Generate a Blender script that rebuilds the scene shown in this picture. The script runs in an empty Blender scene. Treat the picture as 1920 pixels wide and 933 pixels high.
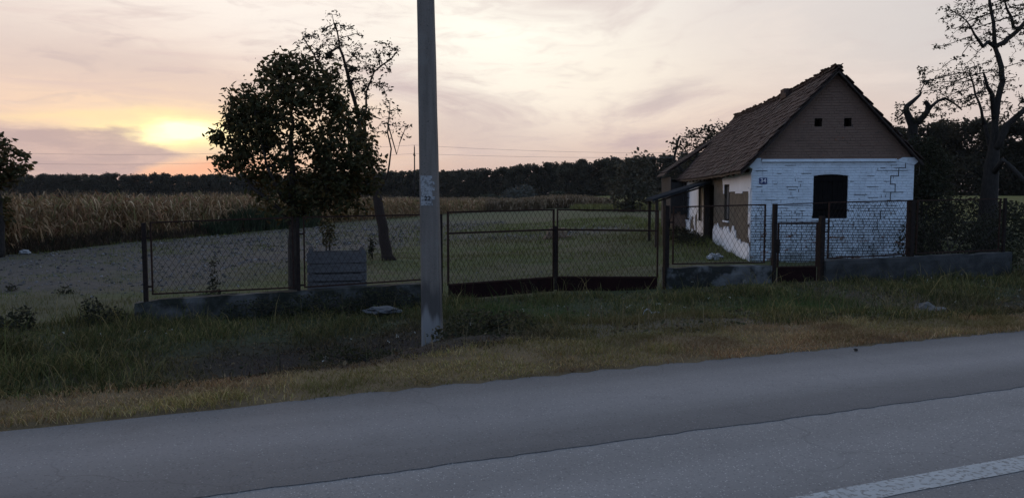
import bpy, math, random
import numpy as np
from mathutils import Vector, noise

random.seed(7)
RNG = np.random.default_rng(7)
R = math.radians
SC = bpy.context.scene
COL = SC.collection

# ------------------------------------------------------------------ camera
cam_d = bpy.data.cameras.new('camera')
cam = bpy.data.objects.new('camera', cam_d)
COL.objects.link(cam)
cam.location = (0, 0, 1.65)
cam.rotation_euler = (R(90 - 4.0), 0, 0)
cam_d.sensor_width = 36
cam_d.lens = 27.19
cam_d.clip_start = 0.05
cam_d.clip_end = 8000
SC.camera = cam

# ------------------------------------------------------------------ world
SUN_AZ, SUN_EL = -23.0, 3.6            # degrees right of +Y, above the horizon
world = bpy.data.worlds.new('World')
SC.world = world
world.use_nodes = True


class Nodes:
    """tiny helper to wire node trees"""
    def __init__(self, tree):
        self.t = tree
        tree.nodes.clear()

    def n(self, typ, **kw):
        nd = self.t.nodes.new(typ)
        for k, v in kw.items():
            setattr(nd, k, v)
        return nd

    def put(self, sock, v):
        if isinstance(v, bpy.types.NodeSocket):
            self.t.links.new(v, sock)
        elif isinstance(v, (tuple, list)) and len(v) == 3 and sock.type == 'RGBA':
            sock.default_value = (*v, 1)
        else:
            sock.default_value = v

    def m(self, op, a, b=0.0, c=0.0, clamp=False):
        nd = self.n('ShaderNodeMath', operation=op, use_clamp=clamp)
        self.put(nd.inputs[0], a)
        self.put(nd.inputs[1], b)
        if len(nd.inputs) > 2:
            self.put(nd.inputs[2], c)
        return nd.outputs[0]

    def mix(self, f, a, b, blend='MIX'):
        nd = self.n('ShaderNodeMix', data_type='RGBA', blend_type=blend)
        self.put(nd.inputs[0], f)
        self.put(nd.inputs[6], a)
        self.put(nd.inputs[7], b)
        return nd.outputs[2]

    def ramp(self, f, stops, interp='LINEAR'):
        nd = self.n('ShaderNodeValToRGB')
        nd.color_ramp.interpolation = interp
        el = nd.color_ramp.elements
        while len(el) < len(stops):
            el.new(0.5)
        for e, (p, c) in zip(el, stops):
            e.position = p
            c = (c, c, c) if isinstance(c, (int, float)) else c
            e.color = (*c, 1)
        self.put(nd.inputs[0], f)
        return nd.outputs[0]

    def noise(self, vec, scale, detail=4, rough=0.55, dist=0.0):
        nd = self.n('ShaderNodeTexNoise')
        if vec is not None:
            self.put(nd.inputs['Vector'], vec)
        nd.inputs['Scale'].default_value = scale
        nd.inputs['Detail'].default_value = detail
        nd.inputs['Roughness'].default_value = rough
        nd.inputs['Distortion'].default_value = dist
        return nd.outputs[0]

    def sstep(self, v, a, b):
        nd = self.n('ShaderNodeMapRange', interpolation_type='SMOOTHSTEP')
        self.put(nd.inputs[0], v)
        nd.inputs[1].default_value = a
        nd.inputs[2].default_value = b
        return nd.outputs[0]


def build_world():
    k = Nodes(world.node_tree)
    out = k.n('ShaderNodeOutputWorld')
    bg = k.n('ShaderNodeBackground')
    tc = k.n('ShaderNodeTexCoord')
    sep = k.n('ShaderNodeSeparateXYZ')
    k.put(sep.inputs[0], tc.outputs['Generated'])
    x, y, z = sep.outputs
    DEG = 57.29578
    el = k.m('MULTIPLY', k.m('ARCSINE', z), DEG)
    az = k.m('MULTIPLY', k.m('ARCTAN2', x, y), DEG)
    ael = k.m('ABSOLUTE', el)
    # clear air
    sky = k.n('ShaderNodeTexSky', sky_type='NISHITA')
    sky.sun_disc = False
    sky.sun_elevation = R(SUN_EL)
    sky.sun_rotation = R(SUN_AZ)
    sky.altitude = 100
    sky.dust_density = 2.0
    sky.ozone_density = 1.5
    clear = k.mix(1.0, sky.outputs[0], (0.085, 0.085, 0.085), 'MULTIPLY')
    # thin high cloud lit by the sunset: brighter towards the sun's side
    side = k.m('COSINE', k.m('DIVIDE', k.m('SUBTRACT', az, SUN_AZ + 12), DEG))
    west = k.sstep(side, -0.35, 0.86)
    e01 = k.m('DIVIDE', ael, 90.0)
    wcol = k.ramp(e01, [(0.0, (0.52, 0.37, 0.36)), (0.03, (0.66, 0.46, 0.41)), (0.065, (0.85, 0.63, 0.53)),
                        (0.11, (0.86, 0.74, 0.68)), (0.17, (0.89, 0.82, 0.785)), (0.35, (0.72, 0.74, 0.80)),
                        (0.65, (0.46, 0.58, 0.82)), (1.0, (0.40, 0.57, 0.88))])
    ecol = k.ramp(e01, [(0.0, (0.46, 0.54, 0.78)), (0.2, (0.50, 0.74, 1.22)), (0.6, (0.46, 0.68, 1.12)),
                        (1.0, (0.40, 0.57, 0.88))])
    veil = k.mix(west, ecol, wcol)
    base = k.mix(k.m('ADD', 0.6, k.m('MULTIPLY', west, 0.32)), clear, veil)
    # wobble the sky coordinates so that cloud edges are ragged
    def stretched(sx, sy, off=0.0):
        cb = k.n('ShaderNodeCombineXYZ')
        k.put(cb.inputs[0], k.m('MULTIPLY', az, sx))
        k.put(cb.inputs[1], k.m('MULTIPLY', el, sy))
        cb.inputs[2].default_value = off
        return cb.outputs[0]
    w1 = k.m('SUBTRACT', k.noise(stretched(0.09, 0.30, 3.1), 1.0, 5, 0.6), 0.5)
    w2 = k.m('SUBTRACT', k.noise(stretched(0.07, 0.25, 8.7), 1.0, 5, 0.6), 0.5)
    azw = k.m('ADD', az, k.m('MULTIPLY', w1, 9.0))
    elw = k.m('ADD', el, k.m('MULTIPLY', w2, 3.2))

    def blob(a0, e0, sa, se, tilt=0.0, wob=True):
        A, E = (azw, elw) if wob else (az, el)
        da = k.m('SUBTRACT', A, a0)
        de = k.m('SUBTRACT', k.m('SUBTRACT', E, e0), k.m('MULTIPLY', da, tilt))
        q = k.m('ADD', k.m('POWER', k.m('ABSOLUTE', k.m('DIVIDE', da, sa)), 2.0),
                k.m('POWER', k.m('ABSOLUTE', k.m('DIVIDE', de, se)), 2.0))
        return k.m('EXPONENT', k.m('MULTIPLY', q, -1.0))

    c = base
    # broad warm light round the hidden sun, and the white thin patch higher up
    c = k.mix(k.m('MULTIPLY', blob(-22, 4.3, 9, 2.6, 0, False), 0.75), c, (1.05, 0.80, 0.50))
    c = k.mix(k.m('MULTIPLY', blob(-1.0, 12.0, 11, 7.0, 0, False), 0.98), c, (1.12, 1.07, 0.94))
    c = k.mix(k.m('MULTIPLY', blob(6.0, 7.8, 12, 3.4, 0, False), 0.6), c, (1.05, 0.96, 0.81))
    c = k.mix(k.m('MULTIPLY', blob(32.0, 11.0, 13, 9.0, 0, False), 0.75), c, (0.66, 0.63, 0.62))
    # streaky high cloud all over the dome
    st = k.noise(stretched(0.055, 0.22, 1.3), 1.0, 7, 0.62, 0.6)
    dark = k.sstep(st, 0.50, 0.74)
    lite = k.sstep(st, 0.48, 0.28)
    low = k.m('SUBTRACT', 1.0, k.sstep(ael, 5.0, 26.0))
    cloudcol = k.mix(west, (0.20, 0.25, 0.38), (0.56, 0.43, 0.44))
    c = k.mix(k.m('MULTIPLY', dark, k.m('ADD', 0.18, k.m('MULTIPLY', low, 0.62))), c, cloudcol)
    c = k.mix(k.m('MULTIPLY', lite, 0.25), c, (1.0, 0.84, 0.72) if False else k.mix(west, (0.25, 0.36, 0.6), (1.0, 0.86, 0.76)))
    # the grey wisps to the right, mauve cloud in the middle, mauve bank below the sun
    c = k.mix(k.m('MULTIPLY', blob(11.3, 7.2, 3.6, 0.55, 0.30), 0.55), c, (0.60, 0.50, 0.49))
    c = k.mix(k.m('MULTIPLY', blob(-3.5, 4.6, 6.0, 1.8, -0.10), 0.50), c, (0.52, 0.42, 0.43))
    c = k.mix(k.m('MULTIPLY', blob(-8.5, 8.4, 3.0, 1.6, -0.2), 0.30), c, (0.62, 0.53, 0.54))
    c = k.mix(k.m('MULTIPLY', blob(-17, 13.8, 11, 4.2, 0, False), 0.72), c, (1.06, 0.97, 0.88))
    c = k.mix(k.m('MULTIPLY', blob(-27, 8.2, 10.0, 1.9, -0.08), 0.62), c, (0.66, 0.53, 0.50))
    c = k.mix(k.m('MULTIPLY', blob(-20, 7.2, 6.0, 0.8, 0.02), 0.35), c, (0.78, 0.60, 0.53))
    fine = k.noise(stretched(0.22, 0.95, 5.5), 1.0, 6, 0.6, 0.8)
    c = k.mix(k.m('MULTIPLY', k.m('MULTIPLY', k.sstep(fine, 0.5, 0.72), low), k.m('SUBTRACT', 0.46, k.m('MULTIPLY', k.sstep(az, -8.0, 14.0), 0.34))), c, (0.60, 0.48, 0.47))
    lefty = k.m('MULTIPLY', k.sstep(az, 2.0, -14.0), k.sstep(el, 15.0, 8.0))
    band = k.noise(stretched(0.10, 0.75, 12.5), 1.0, 7, 0.62, 0.9)
    c = k.mix(k.m('MULTIPLY', k.m('MULTIPLY', k.sstep(band, 0.44, 0.70), lefty), 0.50), c, (0.73, 0.555, 0.525))
    c = k.mix(k.m('MULTIPLY', blob(-24, 4.0, 15, 2.8, 0, False), 0.42), c, (1.06, 0.77, 0.53))
    # gap the sun shines through
    glow = blob(-23.2, 4.35, 4.6, 0.95, 0.02)
    c = k.mix(k.m('MINIMUM', k.m('MULTIPLY', glow, 1.5), 1.0), c, (1.20, 0.95, 0.46))
    c = k.mix(k.m('MINIMUM', k.m('MULTIPLY', blob(-22.6, 4.3, 2.6, 0.50, 0.02), 1.3), 1.0), c, (1.6, 1.4, 0.85))
    c = k.mix(k.m('MULTIPLY', blob(-28.0, 5.1, 6.5, 0.30, 0.03), 0.75), c, (1.05, 0.80, 0.47))
    c = k.mix(k.m('MULTIPLY', blob(-22.0, 1.65, 5.5, 0.8, 0.05), 1.0), c, (1.06, 0.53, 0.33))
    # mauve bank: flat top, narrowing to a tip under the sun
    top = k.n('ShaderNodeMapRange', interpolation_type='SMOOTHSTEP')
    k.put(top.inputs[0], k.m('ADD', az, k.m('MULTIPLY', w1, 7.0)))
    for i, q in enumerate((-27.5, -21.2, 4.45, 2.55)):
        top.inputs[i + 1].default_value = q
    bot = k.n('ShaderNodeMapRange', interpolation_type='SMOOTHSTEP')
    k.put(bot.inputs[0], az)
    for i, q in enumerate((-28.5, -22.6, 0.5, 2.5)):
        bot.inputs[i + 1].default_value = q
    w3 = k.m('SUBTRACT', k.noise(stretched(0.30, 1.3, 2.2), 1.0, 6, 0.62), 0.5)
    e2 = k.m('ADD', k.m('ADD', el, k.m('MULTIPLY', w2, 1.3)), k.m('MULTIPLY', w3, 1.5))
    bank = k.m('MULTIPLY', k.sstep(k.m('SUBTRACT', top.outputs[0], e2), -0.30, 0.55), k.sstep(k.m('SUBTRACT', e2, bot.outputs[0]), -0.35, 0.45))
    bank = k.m('MULTIPLY', bank, k.m('MULTIPLY', k.sstep(az, -52.0, -42.0), k.sstep(az, -20.6, -23.0)))
    c = k.mix(k.m('MULTIPLY', bank, 0.85), c, k.mix(k.sstep(w3, -0.15, 0.2), (0.53, 0.392, 0.385), (0.68, 0.49, 0.44)))
    k.put(bg.inputs[0], c)
    bg.inputs[1].default_value = 1.0
    k.t.links.new(bg.outputs[0], out.inputs[0])


build_world()

# ------------------------------------------------------------------ the veiled setting sun
sd = bpy.data.lights.new('sun', 'SUN')
sd.energy = 0.35
sd.angle = R(14)
sd.color = (1.0, 0.62, 0.34)
so = bpy.data.objects.new('sun', sd)
COL.objects.link(so)
so.rotation_euler = (R(90 - SUN_EL), 0, R(-SUN_AZ + 180))

SC.view_settings.view_transform = 'Standard'
SC.view_settings.look = 'None'
SC.view_settings.exposure = 0.0
SC.view_settings.gamma = 1.0
SC.view_settings.use_curve_mapping = False
SC.render.engine = 'CYCLES'
SC.cycles.use_denoising = True
SC.cycles.max_bounces = 5
SC.cycles.transparent_max_bounces = 6
SC.cycles.sample_clamp_indirect = 4.0

# ------------------------------------------------------------------ materials
MATS = {}


def pmat(name, c1, c2, scale=6, rough=0.9, bump=0.3, detail=6, spot=None, spot_scale=30, spot_at=(0.6, 0.68),
         stretch=(1, 1, 1), bump_scale=None, spec=0.3, c3=None, c3_scale=0.6, c3_at=(0.5, 0.7), dist=0.01, metallic=0.0):
    """two-tone noise, optional third tone in large patches, optional spots, bump"""
    m = bpy.data.materials.new(name)
    m.use_nodes = True
    k = Nodes(m.node_tree)
    out = k.n('ShaderNodeOutputMaterial')
    b = k.n('ShaderNodeBsdfPrincipled')
    geo = k.n('ShaderNodeNewGeometry')
    mp = k.n('ShaderNodeMapping')
    k.put(mp.inputs[0], geo.outputs['Position'])
    mp.inputs['Scale'].default_value = stretch
    v = mp.outputs[0]
    n1 = k.noise(v, scale, detail, 0.6)
    c = k.mix(k.sstep(n1, 0.32, 0.68), c1, c2)
    if c3 is not None:
        c = k.mix(k.sstep(k.noise(v, c3_scale, 5, 0.62), *c3_at), c, c3)
    if spot is not None:
        c = k.mix(k.sstep(k.noise(v, spot_scale, 3, 0.6), *spot_at), c, spot)
    k.put(b.inputs['Base Color'], c)
    b.inputs['Roughness'].default_value = rough
    b.inputs['Metallic'].default_value = metallic
    b.inputs['Specular IOR Level'].default_value = spec
    if bump:
        bn = k.n('ShaderNodeBump')
        bn.inputs['Strength'].default_value = bump
        bn.inputs['Distance'].default_value = dist
        k.put(bn.inputs['Height'], k.noise(v, bump_scale or scale * 4, 5, 0.65))
        k.t.links.new(bn.outputs[0], b.inputs['Normal'])
    k.t.links.new(b.outputs[0], out.inputs[0])
    MATS[name] = m
    return m


def amat(name, rough=0.8, trans=0.25, spec=0.2):
    """colour from the point attribute 'col' (each blade or leaf has its own), a little light through"""
    m = bpy.data.materials.new(name)
    m.use_nodes = True
    k = Nodes(m.node_tree)
    out = k.n('ShaderNodeOutputMaterial')
    at = k.n('ShaderNodeAttribute', attribute_name='col')
    b = k.n('ShaderNodeBsdfPrincipled')
    k.put(b.inputs['Base Color'], at.outputs['Color'])
    b.inputs['Roughness'].default_value = rough
    b.inputs['Specular IOR Level'].default_value = spec
    if trans:
        t = k.n('ShaderNodeBsdfTranslucent')
        k.put(t.inputs[0], at.outputs['Color'])
        mx = k.n('ShaderNodeMixShader')
        mx.inputs[0].default_value = trans
        k.t.links.new(b.outputs[0], mx.inputs[1])
        k.t.links.new(t.outputs[0], mx.inputs[2])
        k.t.links.new(mx.outputs[0], out.inputs[0])
    else:
        k.t.links.new(b.outputs[0], out.inputs[0])
    MATS[name] = m
    return m


def whitewash_mat(name, white, brick, z_lo, z_hi, dirt, wear=0.11):
    """limewashed brick: wash flaked off in patches, more of them near the foot, splash dirt at the foot"""
    m = bpy.data.materials.new(name)
    m.use_nodes = True
    k = Nodes(m.node_tree)
    out = k.n('ShaderNodeOutputMaterial')
    b = k.n('ShaderNodeBsdfPrincipled')
    geo = k.n('ShaderNodeNewGeometry')
    v = geo.outputs['Position']
    sp = k.n('ShaderNodeSeparateXYZ')
    k.put(sp.inputs[0], v)
    foot = k.m('SUBTRACT', 1.0, k.sstep(sp.outputs[2], z_lo, z_hi))
    tone = k.mix(k.sstep(k.noise(v, 1.7, 5, 0.6), 0.35, 0.7), white, tuple(c * 0.82 for c in white))
    tone = k.mix(k.sstep(k.noise(v, 14, 4, 0.6), 0.5, 0.75), tone, tuple(c * 0.72 for c in white))
    mp = k.n('ShaderNodeMapping')
    k.put(mp.inputs[0], v)
    mp.inputs['Scale'].default_value = (1, 1, 3.0)
    fl = k.m('ADD', k.noise(mp.outputs[0], 2.6, 6, 0.68), k.m('MULTIPLY', foot, wear))
    c = k.mix(k.sstep(fl, 0.675, 0.70), tone, brick)
    c = k.mix(k.m('MULTIPLY', k.m('MULTIPLY', foot, foot), k.sstep(k.noise(v, 2.2, 5), 0.35, 0.7)), c, dirt)
    k.put(b.inputs['Base Color'], c)
    b.inputs['Roughness'].default_value = 0.9
    b.inputs['Specular IOR Level'].default_value = 0.15
    bn = k.n('ShaderNodeBump')
    bn.inputs['Strength'].default_value = 0.5
    bn.inputs['Distance'].default_value = 0.008
    k.put(bn.inputs['Height'], k.noise(v, 40, 5, 0.65))
    k.t.links.new(bn.outputs[0], b.inputs['Normal'])
    k.t.links.new(b.outputs[0], out.inputs[0])
    MATS[name] = m
    return m


def asphalt_mat(name, c1, c2, chip, chip_at, wear):
    """wear: (distance across the road, brightness) of the wheel-polished and oily bands along the lane"""
    m = bpy.data.materials.new(name)
    m.use_nodes = True
    k = Nodes(m.node_tree)
    out = k.n('ShaderNodeOutputMaterial')
    b = k.n('ShaderNodeBsdfPrincipled')
    geo = k.n('ShaderNodeNewGeometry')
    v = geo.outputs['Position']
    rot = k.n('ShaderNodeMapping')
    k.put(rot.inputs[0], v)
    rot.inputs['Rotation'].default_value = (0, 0, -R(21.7))
    lane = k.n('ShaderNodeMapping')
    k.put(lane.inputs[0], rot.outputs[0])
    lane.inputs['Scale'].default_value = (0.10, 0.8, 1)
    c = k.mix(k.sstep(k.noise(lane.outputs[0], 1.3, 5, 0.6), 0.3, 0.7), c1, c2)
    c = k.mix(k.m('MULTIPLY', k.sstep(k.noise(v, 1.6, 5, 0.6), 0.45, 0.75), 0.35), c, tuple(q * 0.78 for q in c1))
    vo = k.n('ShaderNodeTexVoronoi')
    k.put(vo.inputs['Vector'], v)
    vo.inputs['Scale'].default_value = 85
    sv = k.n('ShaderNodeSeparateColor')
    k.put(sv.inputs[0], vo.outputs['Color'])
    chips = k.m('MULTIPLY', k.sstep(sv.outputs[0], *chip_at), k.sstep(vo.outputs['Distance'], 0.5, 0.28))
    c = k.mix(chips, c, chip)
    c = k.mix(k.m('MULTIPLY', k.sstep(sv.outputs[1], 0.86, 0.97), 0.4), c, tuple(q * 0.45 for q in c1))
    sr = k.n('ShaderNodeSeparateXYZ')
    k.put(sr.inputs[0], rot.outputs[0])
    uw = k.m('ADD', sr.outputs[1], k.m('MULTIPLY', k.m('SUBTRACT', k.noise(lane.outputs[0], 2.0, 4), 0.5), 0.5))
    u01 = k.m('DIVIDE', uw, 10.0)
    band = k.ramp(u01, [(q / 10.0, f / 1.5) for q, f in wear], 'EASE')
    cc = k.n('ShaderNodeVectorMath', operation='SCALE')
    k.put(cc.inputs[0], c)
    k.put(cc.inputs[3], k.m('MULTIPLY', band, 1.5))
    c = cc.outputs[0]
    # sparse hairline cracks and tar-dark stains
    ce = k.n('ShaderNodeTexVoronoi', feature='DISTANCE_TO_EDGE')
    wob = k.n('ShaderNodeVectorMath', operation='ADD')
    k.put(wob.inputs[0], v)
    nz = k.n('ShaderNodeTexNoise')
    k.put(nz.inputs['Vector'], v)
    nz.inputs['Scale'].default_value = 2.5
    sc = k.n('ShaderNodeVectorMath', operation='SCALE')
    k.put(sc.inputs[0], nz.outputs['Color'])
    sc.inputs[3].default_value = 0.30
    k.put(wob.inputs[1], sc.outputs[0])
    k.put(ce.inputs['Vector'], wob.outputs[0])
    ce.inputs['Scale'].default_value = 0.55
    crack = k.m('MULTIPLY', k.sstep(ce.outputs['Distance'], 0.006, 0.001), k.sstep(k.noise(v, 0.6, 2), 0.50, 0.58))
    c = k.mix(k.m('MULTIPLY', crack, 0.22), c, tuple(q * 0.3 for q in c1))
    c = k.mix(k.m('MULTIPLY', k.sstep(k.noise(v, 0.9, 6, 0.7), 0.60, 0.72), 0.45), c, tuple(q * 0.62 for q in c1))
    k.put(b.inputs['Base Color'], c)
    b.inputs['Roughness'].default_value = 0.85
    b.inputs['Specular IOR Level'].default_value = 0.18
    bn = k.n('ShaderNodeBump')
    bn.inputs['Strength'].default_value = 0.45
    bn.inputs['Distance'].default_value = 0.006
    k.put(bn.inputs['Height'], k.m('ADD', vo.outputs['Distance'], k.noise(v, 120, 3)))
    k.t.links.new(bn.outputs[0], b.inputs['Normal'])
    k.t.links.new(b.outputs[0], out.inputs[0])
    MATS[name] = m
    return m


asphalt_mat('asphalt_new', (0.136, 0.126, 0.119), (0.153, 0.141, 0.132), (0.27, 0.255, 0.235), (0.93, 0.985), [(4.4, 0.82), (4.75, 0.95), (5.35, 1.40), (5.8, 1.24), (6.15, 0.93), (6.4, 0.84)])
asphalt_mat('asphalt_old', (0.176, 0.163, 0.152), (0.200, 0.185, 0.172), (0.38, 0.355, 0.325), (0.84, 0.96), [(2.4, 0.85), (3.2, 0.92), (3.8, 1.16), (4.1, 1.02), (4.5, 1.12)])
pmat('road_paint', (0.345, 0.35, 0.34), (0.29, 0.295, 0.285), 5, 0.7, 0.3, spot=(0.17, 0.162, 0.152), spot_scale=30, spot_at=(0.50, 0.62))
pmat('concrete_wall', (0.058, 0.057, 0.053), (0.092, 0.09, 0.086), 3.5, 0.95, 0.6, c3=(0.016, 0.017, 0.012), c3_scale=1.3, c3_at=(0.38, 0.54), bump_scale=18, dist=0.02)
pmat('dark_concrete', (0.030, 0.030, 0.029), (0.052, 0.051, 0.049), 3.5, 0.95, 0.6, c3=(0.020, 0.020, 0.018), c3_scale=1.1, bump_scale=18, dist=0.02)
pmat('limed_concrete', (0.070, 0.070, 0.068), (0.125, 0.124, 0.12), 3.5, 0.95, 0.6, c3=(0.018, 0.018, 0.015), c3_scale=1.9, c3_at=(0.40, 0.54), bump_scale=18, dist=0.02)
def pole_mat():
    """cast concrete: pores, vertical rain streaks, a tar-dark band and lime-pale foot"""
    m = bpy.data.materials.new('concrete_pole')
    m.use_nodes = True
    k = Nodes(m.node_tree)
    out = k.n('ShaderNodeOutputMaterial')
    b = k.n('ShaderNodeBsdfPrincipled')
    geo = k.n('ShaderNodeNewGeometry')
    v = geo.outputs['Position']
    sp = k.n('ShaderNodeSeparateXYZ')
    k.put(sp.inputs[0], v)
    mp = k.n('ShaderNodeMapping')
    k.put(mp.inputs[0], v)
    mp.inputs['Scale'].default_value = (14, 14, 0.9)
    c = k.mix(k.sstep(k.noise(mp.outputs[0], 1.0, 5, 0.6), 0.35, 0.7), (0.185, 0.160, 0.138), (0.140, 0.122, 0.105))
    c = k.mix(k.sstep(k.noise(v, 70, 3), 0.62, 0.70), c, (0.06, 0.056, 0.05))
    c = k.mix(k.m('MULTIPLY', k.sstep(k.noise(v, 3.2, 4), 0.55, 0.75), 0.5), c, (0.20, 0.185, 0.165))
    wz = k.m('ADD', sp.outputs[2], k.m('MULTIPLY', k.m('SUBTRACT', k.noise(mp.outputs[0], 0.8, 4), 0.5), 0.7))
    band = k.m('MULTIPLY', k.sstep(wz, -0.05, 0.10), k.sstep(wz, 0.55, 0.30))
    c = k.mix(k.m('MULTIPLY', band, 0.75), c, (0.055, 0.052, 0.050))
    c = k.mix(k.m('MULTIPLY', k.sstep(wz, 0.12, -0.06), 0.8), c, (0.24, 0.235, 0.23))
    k.put(b.inputs['Base Color'], c)
    b.inputs['Roughness'].default_value = 0.92
    b.inputs['Specular IOR Level'].default_value = 0.15
    bn = k.n('ShaderNodeBump')
    bn.inputs['Strength'].default_value = 0.6
    bn.inputs['Distance'].default_value = 0.008
    k.put(bn.inputs['Height'], k.noise(v, 45, 5, 0.7))
    k.t.links.new(bn.outputs[0], b.inputs['Normal'])
    k.t.links.new(b.outputs[0], out.inputs[0])
    MATS['concrete_pole'] = m


pole_mat()
pmat('pole_paint', (0.34, 0.345, 0.345), (0.27, 0.275, 0.275), 14, 0.85, 0.2, spot=(0.15, 0.145, 0.14), spot_scale=34, spot_at=(0.48, 0.60))
pmat('black_paint', (0.015, 0.015, 0.016), (0.03, 0.03, 0.03), 20, 0.8, 0.1)
pmat('rusty_steel', (0.024, 0.013, 0.010), (0.042, 0.021, 0.014), 14, 0.85, 0.4, spot=(0.015, 0.010, 0.009), spot_scale=40, spec=0.15)
pmat('dark_steel', (0.014, 0.010, 0.009), (0.026, 0.017, 0.013), 14, 0.85, 0.4, spec=0.15)
pmat('wire', (0.018, 0.014, 0.012), (0.032, 0.022, 0.017), 10, 0.85, 0.0, spec=0.1)
pmat('red_sheet', (0.020, 0.008, 0.008), (0.014, 0.007, 0.0065), 4, 0.85, 0.25, spot=(0.010, 0.007, 0.0065), spot_scale=9, spec=0.05)
pmat('grey_wood', (0.088, 0.083, 0.082), (0.128, 0.122, 0.120), 5, 0.9, 0.6, stretch=(1, 1, 8), bump_scale=16, spot=(0.055, 0.05, 0.048), spot_scale=9)
pmat('barn_wood', (0.026, 0.023, 0.021), (0.040, 0.036, 0.033), 6, 0.95, 0.6, stretch=(6, 6, 0.7), bump_scale=16)
pmat('dark_wood', (0.030, 0.022, 0.018), (0.050, 0.036, 0.028), 6, 0.85, 0.5, stretch=(6, 6, 0.8))
pmat('black_wood', (0.005, 0.0045, 0.0045), (0.009, 0.008, 0.0075), 6, 0.9, 0.4, stretch=(6, 6, 0.8), spec=0.1)
pmat('interior', (0.02, 0.018, 0.016), (0.03, 0.026, 0.022), 3, 0.95, 0.0)
pmat('gable_brick', (0.165, 0.106, 0.078), (0.188, 0.121, 0.088), 9, 0.95, 0.5, c3=(0.130, 0.090, 0.068), c3_scale=0.9, spot=(0.24, 0.10, 0.058), spot_scale=4.2, spot_at=(0.68, 0.74))
pmat('mortar', (0.130, 0.088, 0.066), (0.155, 0.105, 0.080), 10, 0.95, 0.5, c3=(0.06, 0.046, 0.04), c3_scale=3.0, c3_at=(0.58, 0.68))
whitewash_mat('whitewash', (0.66, 0.73, 0.78), (0.22, 0.11, 0.075), -0.4, 1.7, (0.16, 0.17, 0.15))
whitewash_mat('whitewash_joint', (0.60, 0.66, 0.71), (0.07, 0.05, 0.042), 0.4, 2.1, (0.04, 0.04, 0.038), 0.30)
pmat('white_plaster', (0.80, 0.80, 0.82), (0.74, 0.74, 0.76), 1.6, 0.92, 0.35, c3=(0.66, 0.65, 0.65), c3_scale=0.7, bump_scale=14)
pmat('adobe', (0.105, 0.085, 0.064), (0.145, 0.120, 0.090), 3.5, 0.97, 0.8, spot=(0.07, 0.058, 0.045), spot_scale=11, bump_scale=20, dist=0.03)
pmat('joint_dark', (0.028, 0.026, 0.028), (0.045, 0.04, 0.04), 20, 0.95, 0.0)
pmat('roof_tile', (0.046, 0.028, 0.023), (0.078, 0.050, 0.041), 7, 0.92, 0.4, c3=(0.042, 0.034, 0.028), c3_scale=1.0, spot=(0.125, 0.102, 0.090), spot_scale=5.5, spot_at=(0.60, 0.68), spec=0.15)
pmat('old_roof_tile', (0.044, 0.030, 0.026), (0.064, 0.046, 0.040), 5, 0.92, 0.4, c3=(0.036, 0.033, 0.028), c3_scale=1.0, spec=0.15)
pmat('roof_felt', (0.030, 0.031, 0.033), (0.042, 0.042, 0.044), 4, 0.95, 0.3, spec=0.0)
pmat('window_white', (0.55, 0.56, 0.57), (0.45, 0.46, 0.47), 6, 0.6, 0.1)
pmat('curtain', (0.42, 0.45, 0.50), (0.52, 0.55, 0.60), 3, 0.35, 0.1, spec=0.6)
pmat('enamel_blue', (0.008, 0.020, 0.10), (0.012, 0.026, 0.13), 8, 0.4, 0.0, spec=0.5)
pmat('enamel_white', (0.62, 0.63, 0.65), (0.55, 0.56, 0.58), 8, 0.4, 0.0)
pmat('bark', (0.042, 0.032, 0.026), (0.068, 0.053, 0.042), 9, 0.95, 0.9, stretch=(3, 3, 0.8), bump_scale=22, dist=0.03)
pmat('red_bark', (0.028, 0.018, 0.014), (0.042, 0.027, 0.021), 9, 0.95, 0.9, stretch=(3, 3, 0.8), bump_scale=22, dist=0.03)
pmat('dark_bark', (0.022, 0.019, 0.016), (0.040, 0.033, 0.028), 9, 0.95, 0.9, stretch=(3, 3, 0.8), bump_scale=22, dist=0.03)
pmat('stone_grey', (0.06, 0.06, 0.062), (0.10, 0.10, 0.10), 7, 0.95, 0.5)
pmat('stone_pale', (0.10, 0.093, 0.088), (0.145, 0.135, 0.128), 5, 0.95, 0.6, c3=(0.06, 0.056, 0.05), c3_scale=3)
pmat('plastic_white', (0.36, 0.36, 0.36), (0.28, 0.28, 0.28), 8, 0.6, 0.3)
pmat('far_wire', (0.26, 0.22, 0.22), (0.30, 0.26, 0.26), 3, 0.8, 0.0)
amat('leaf', 0.75, 0.38, 0.25)
amat('blade', 0.85, 0.2, 0.15)
amat('far_leaf', 0.95, 0.45, 0.0)
amat('pebble', 0.95, 0.0, 0.2)


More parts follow.
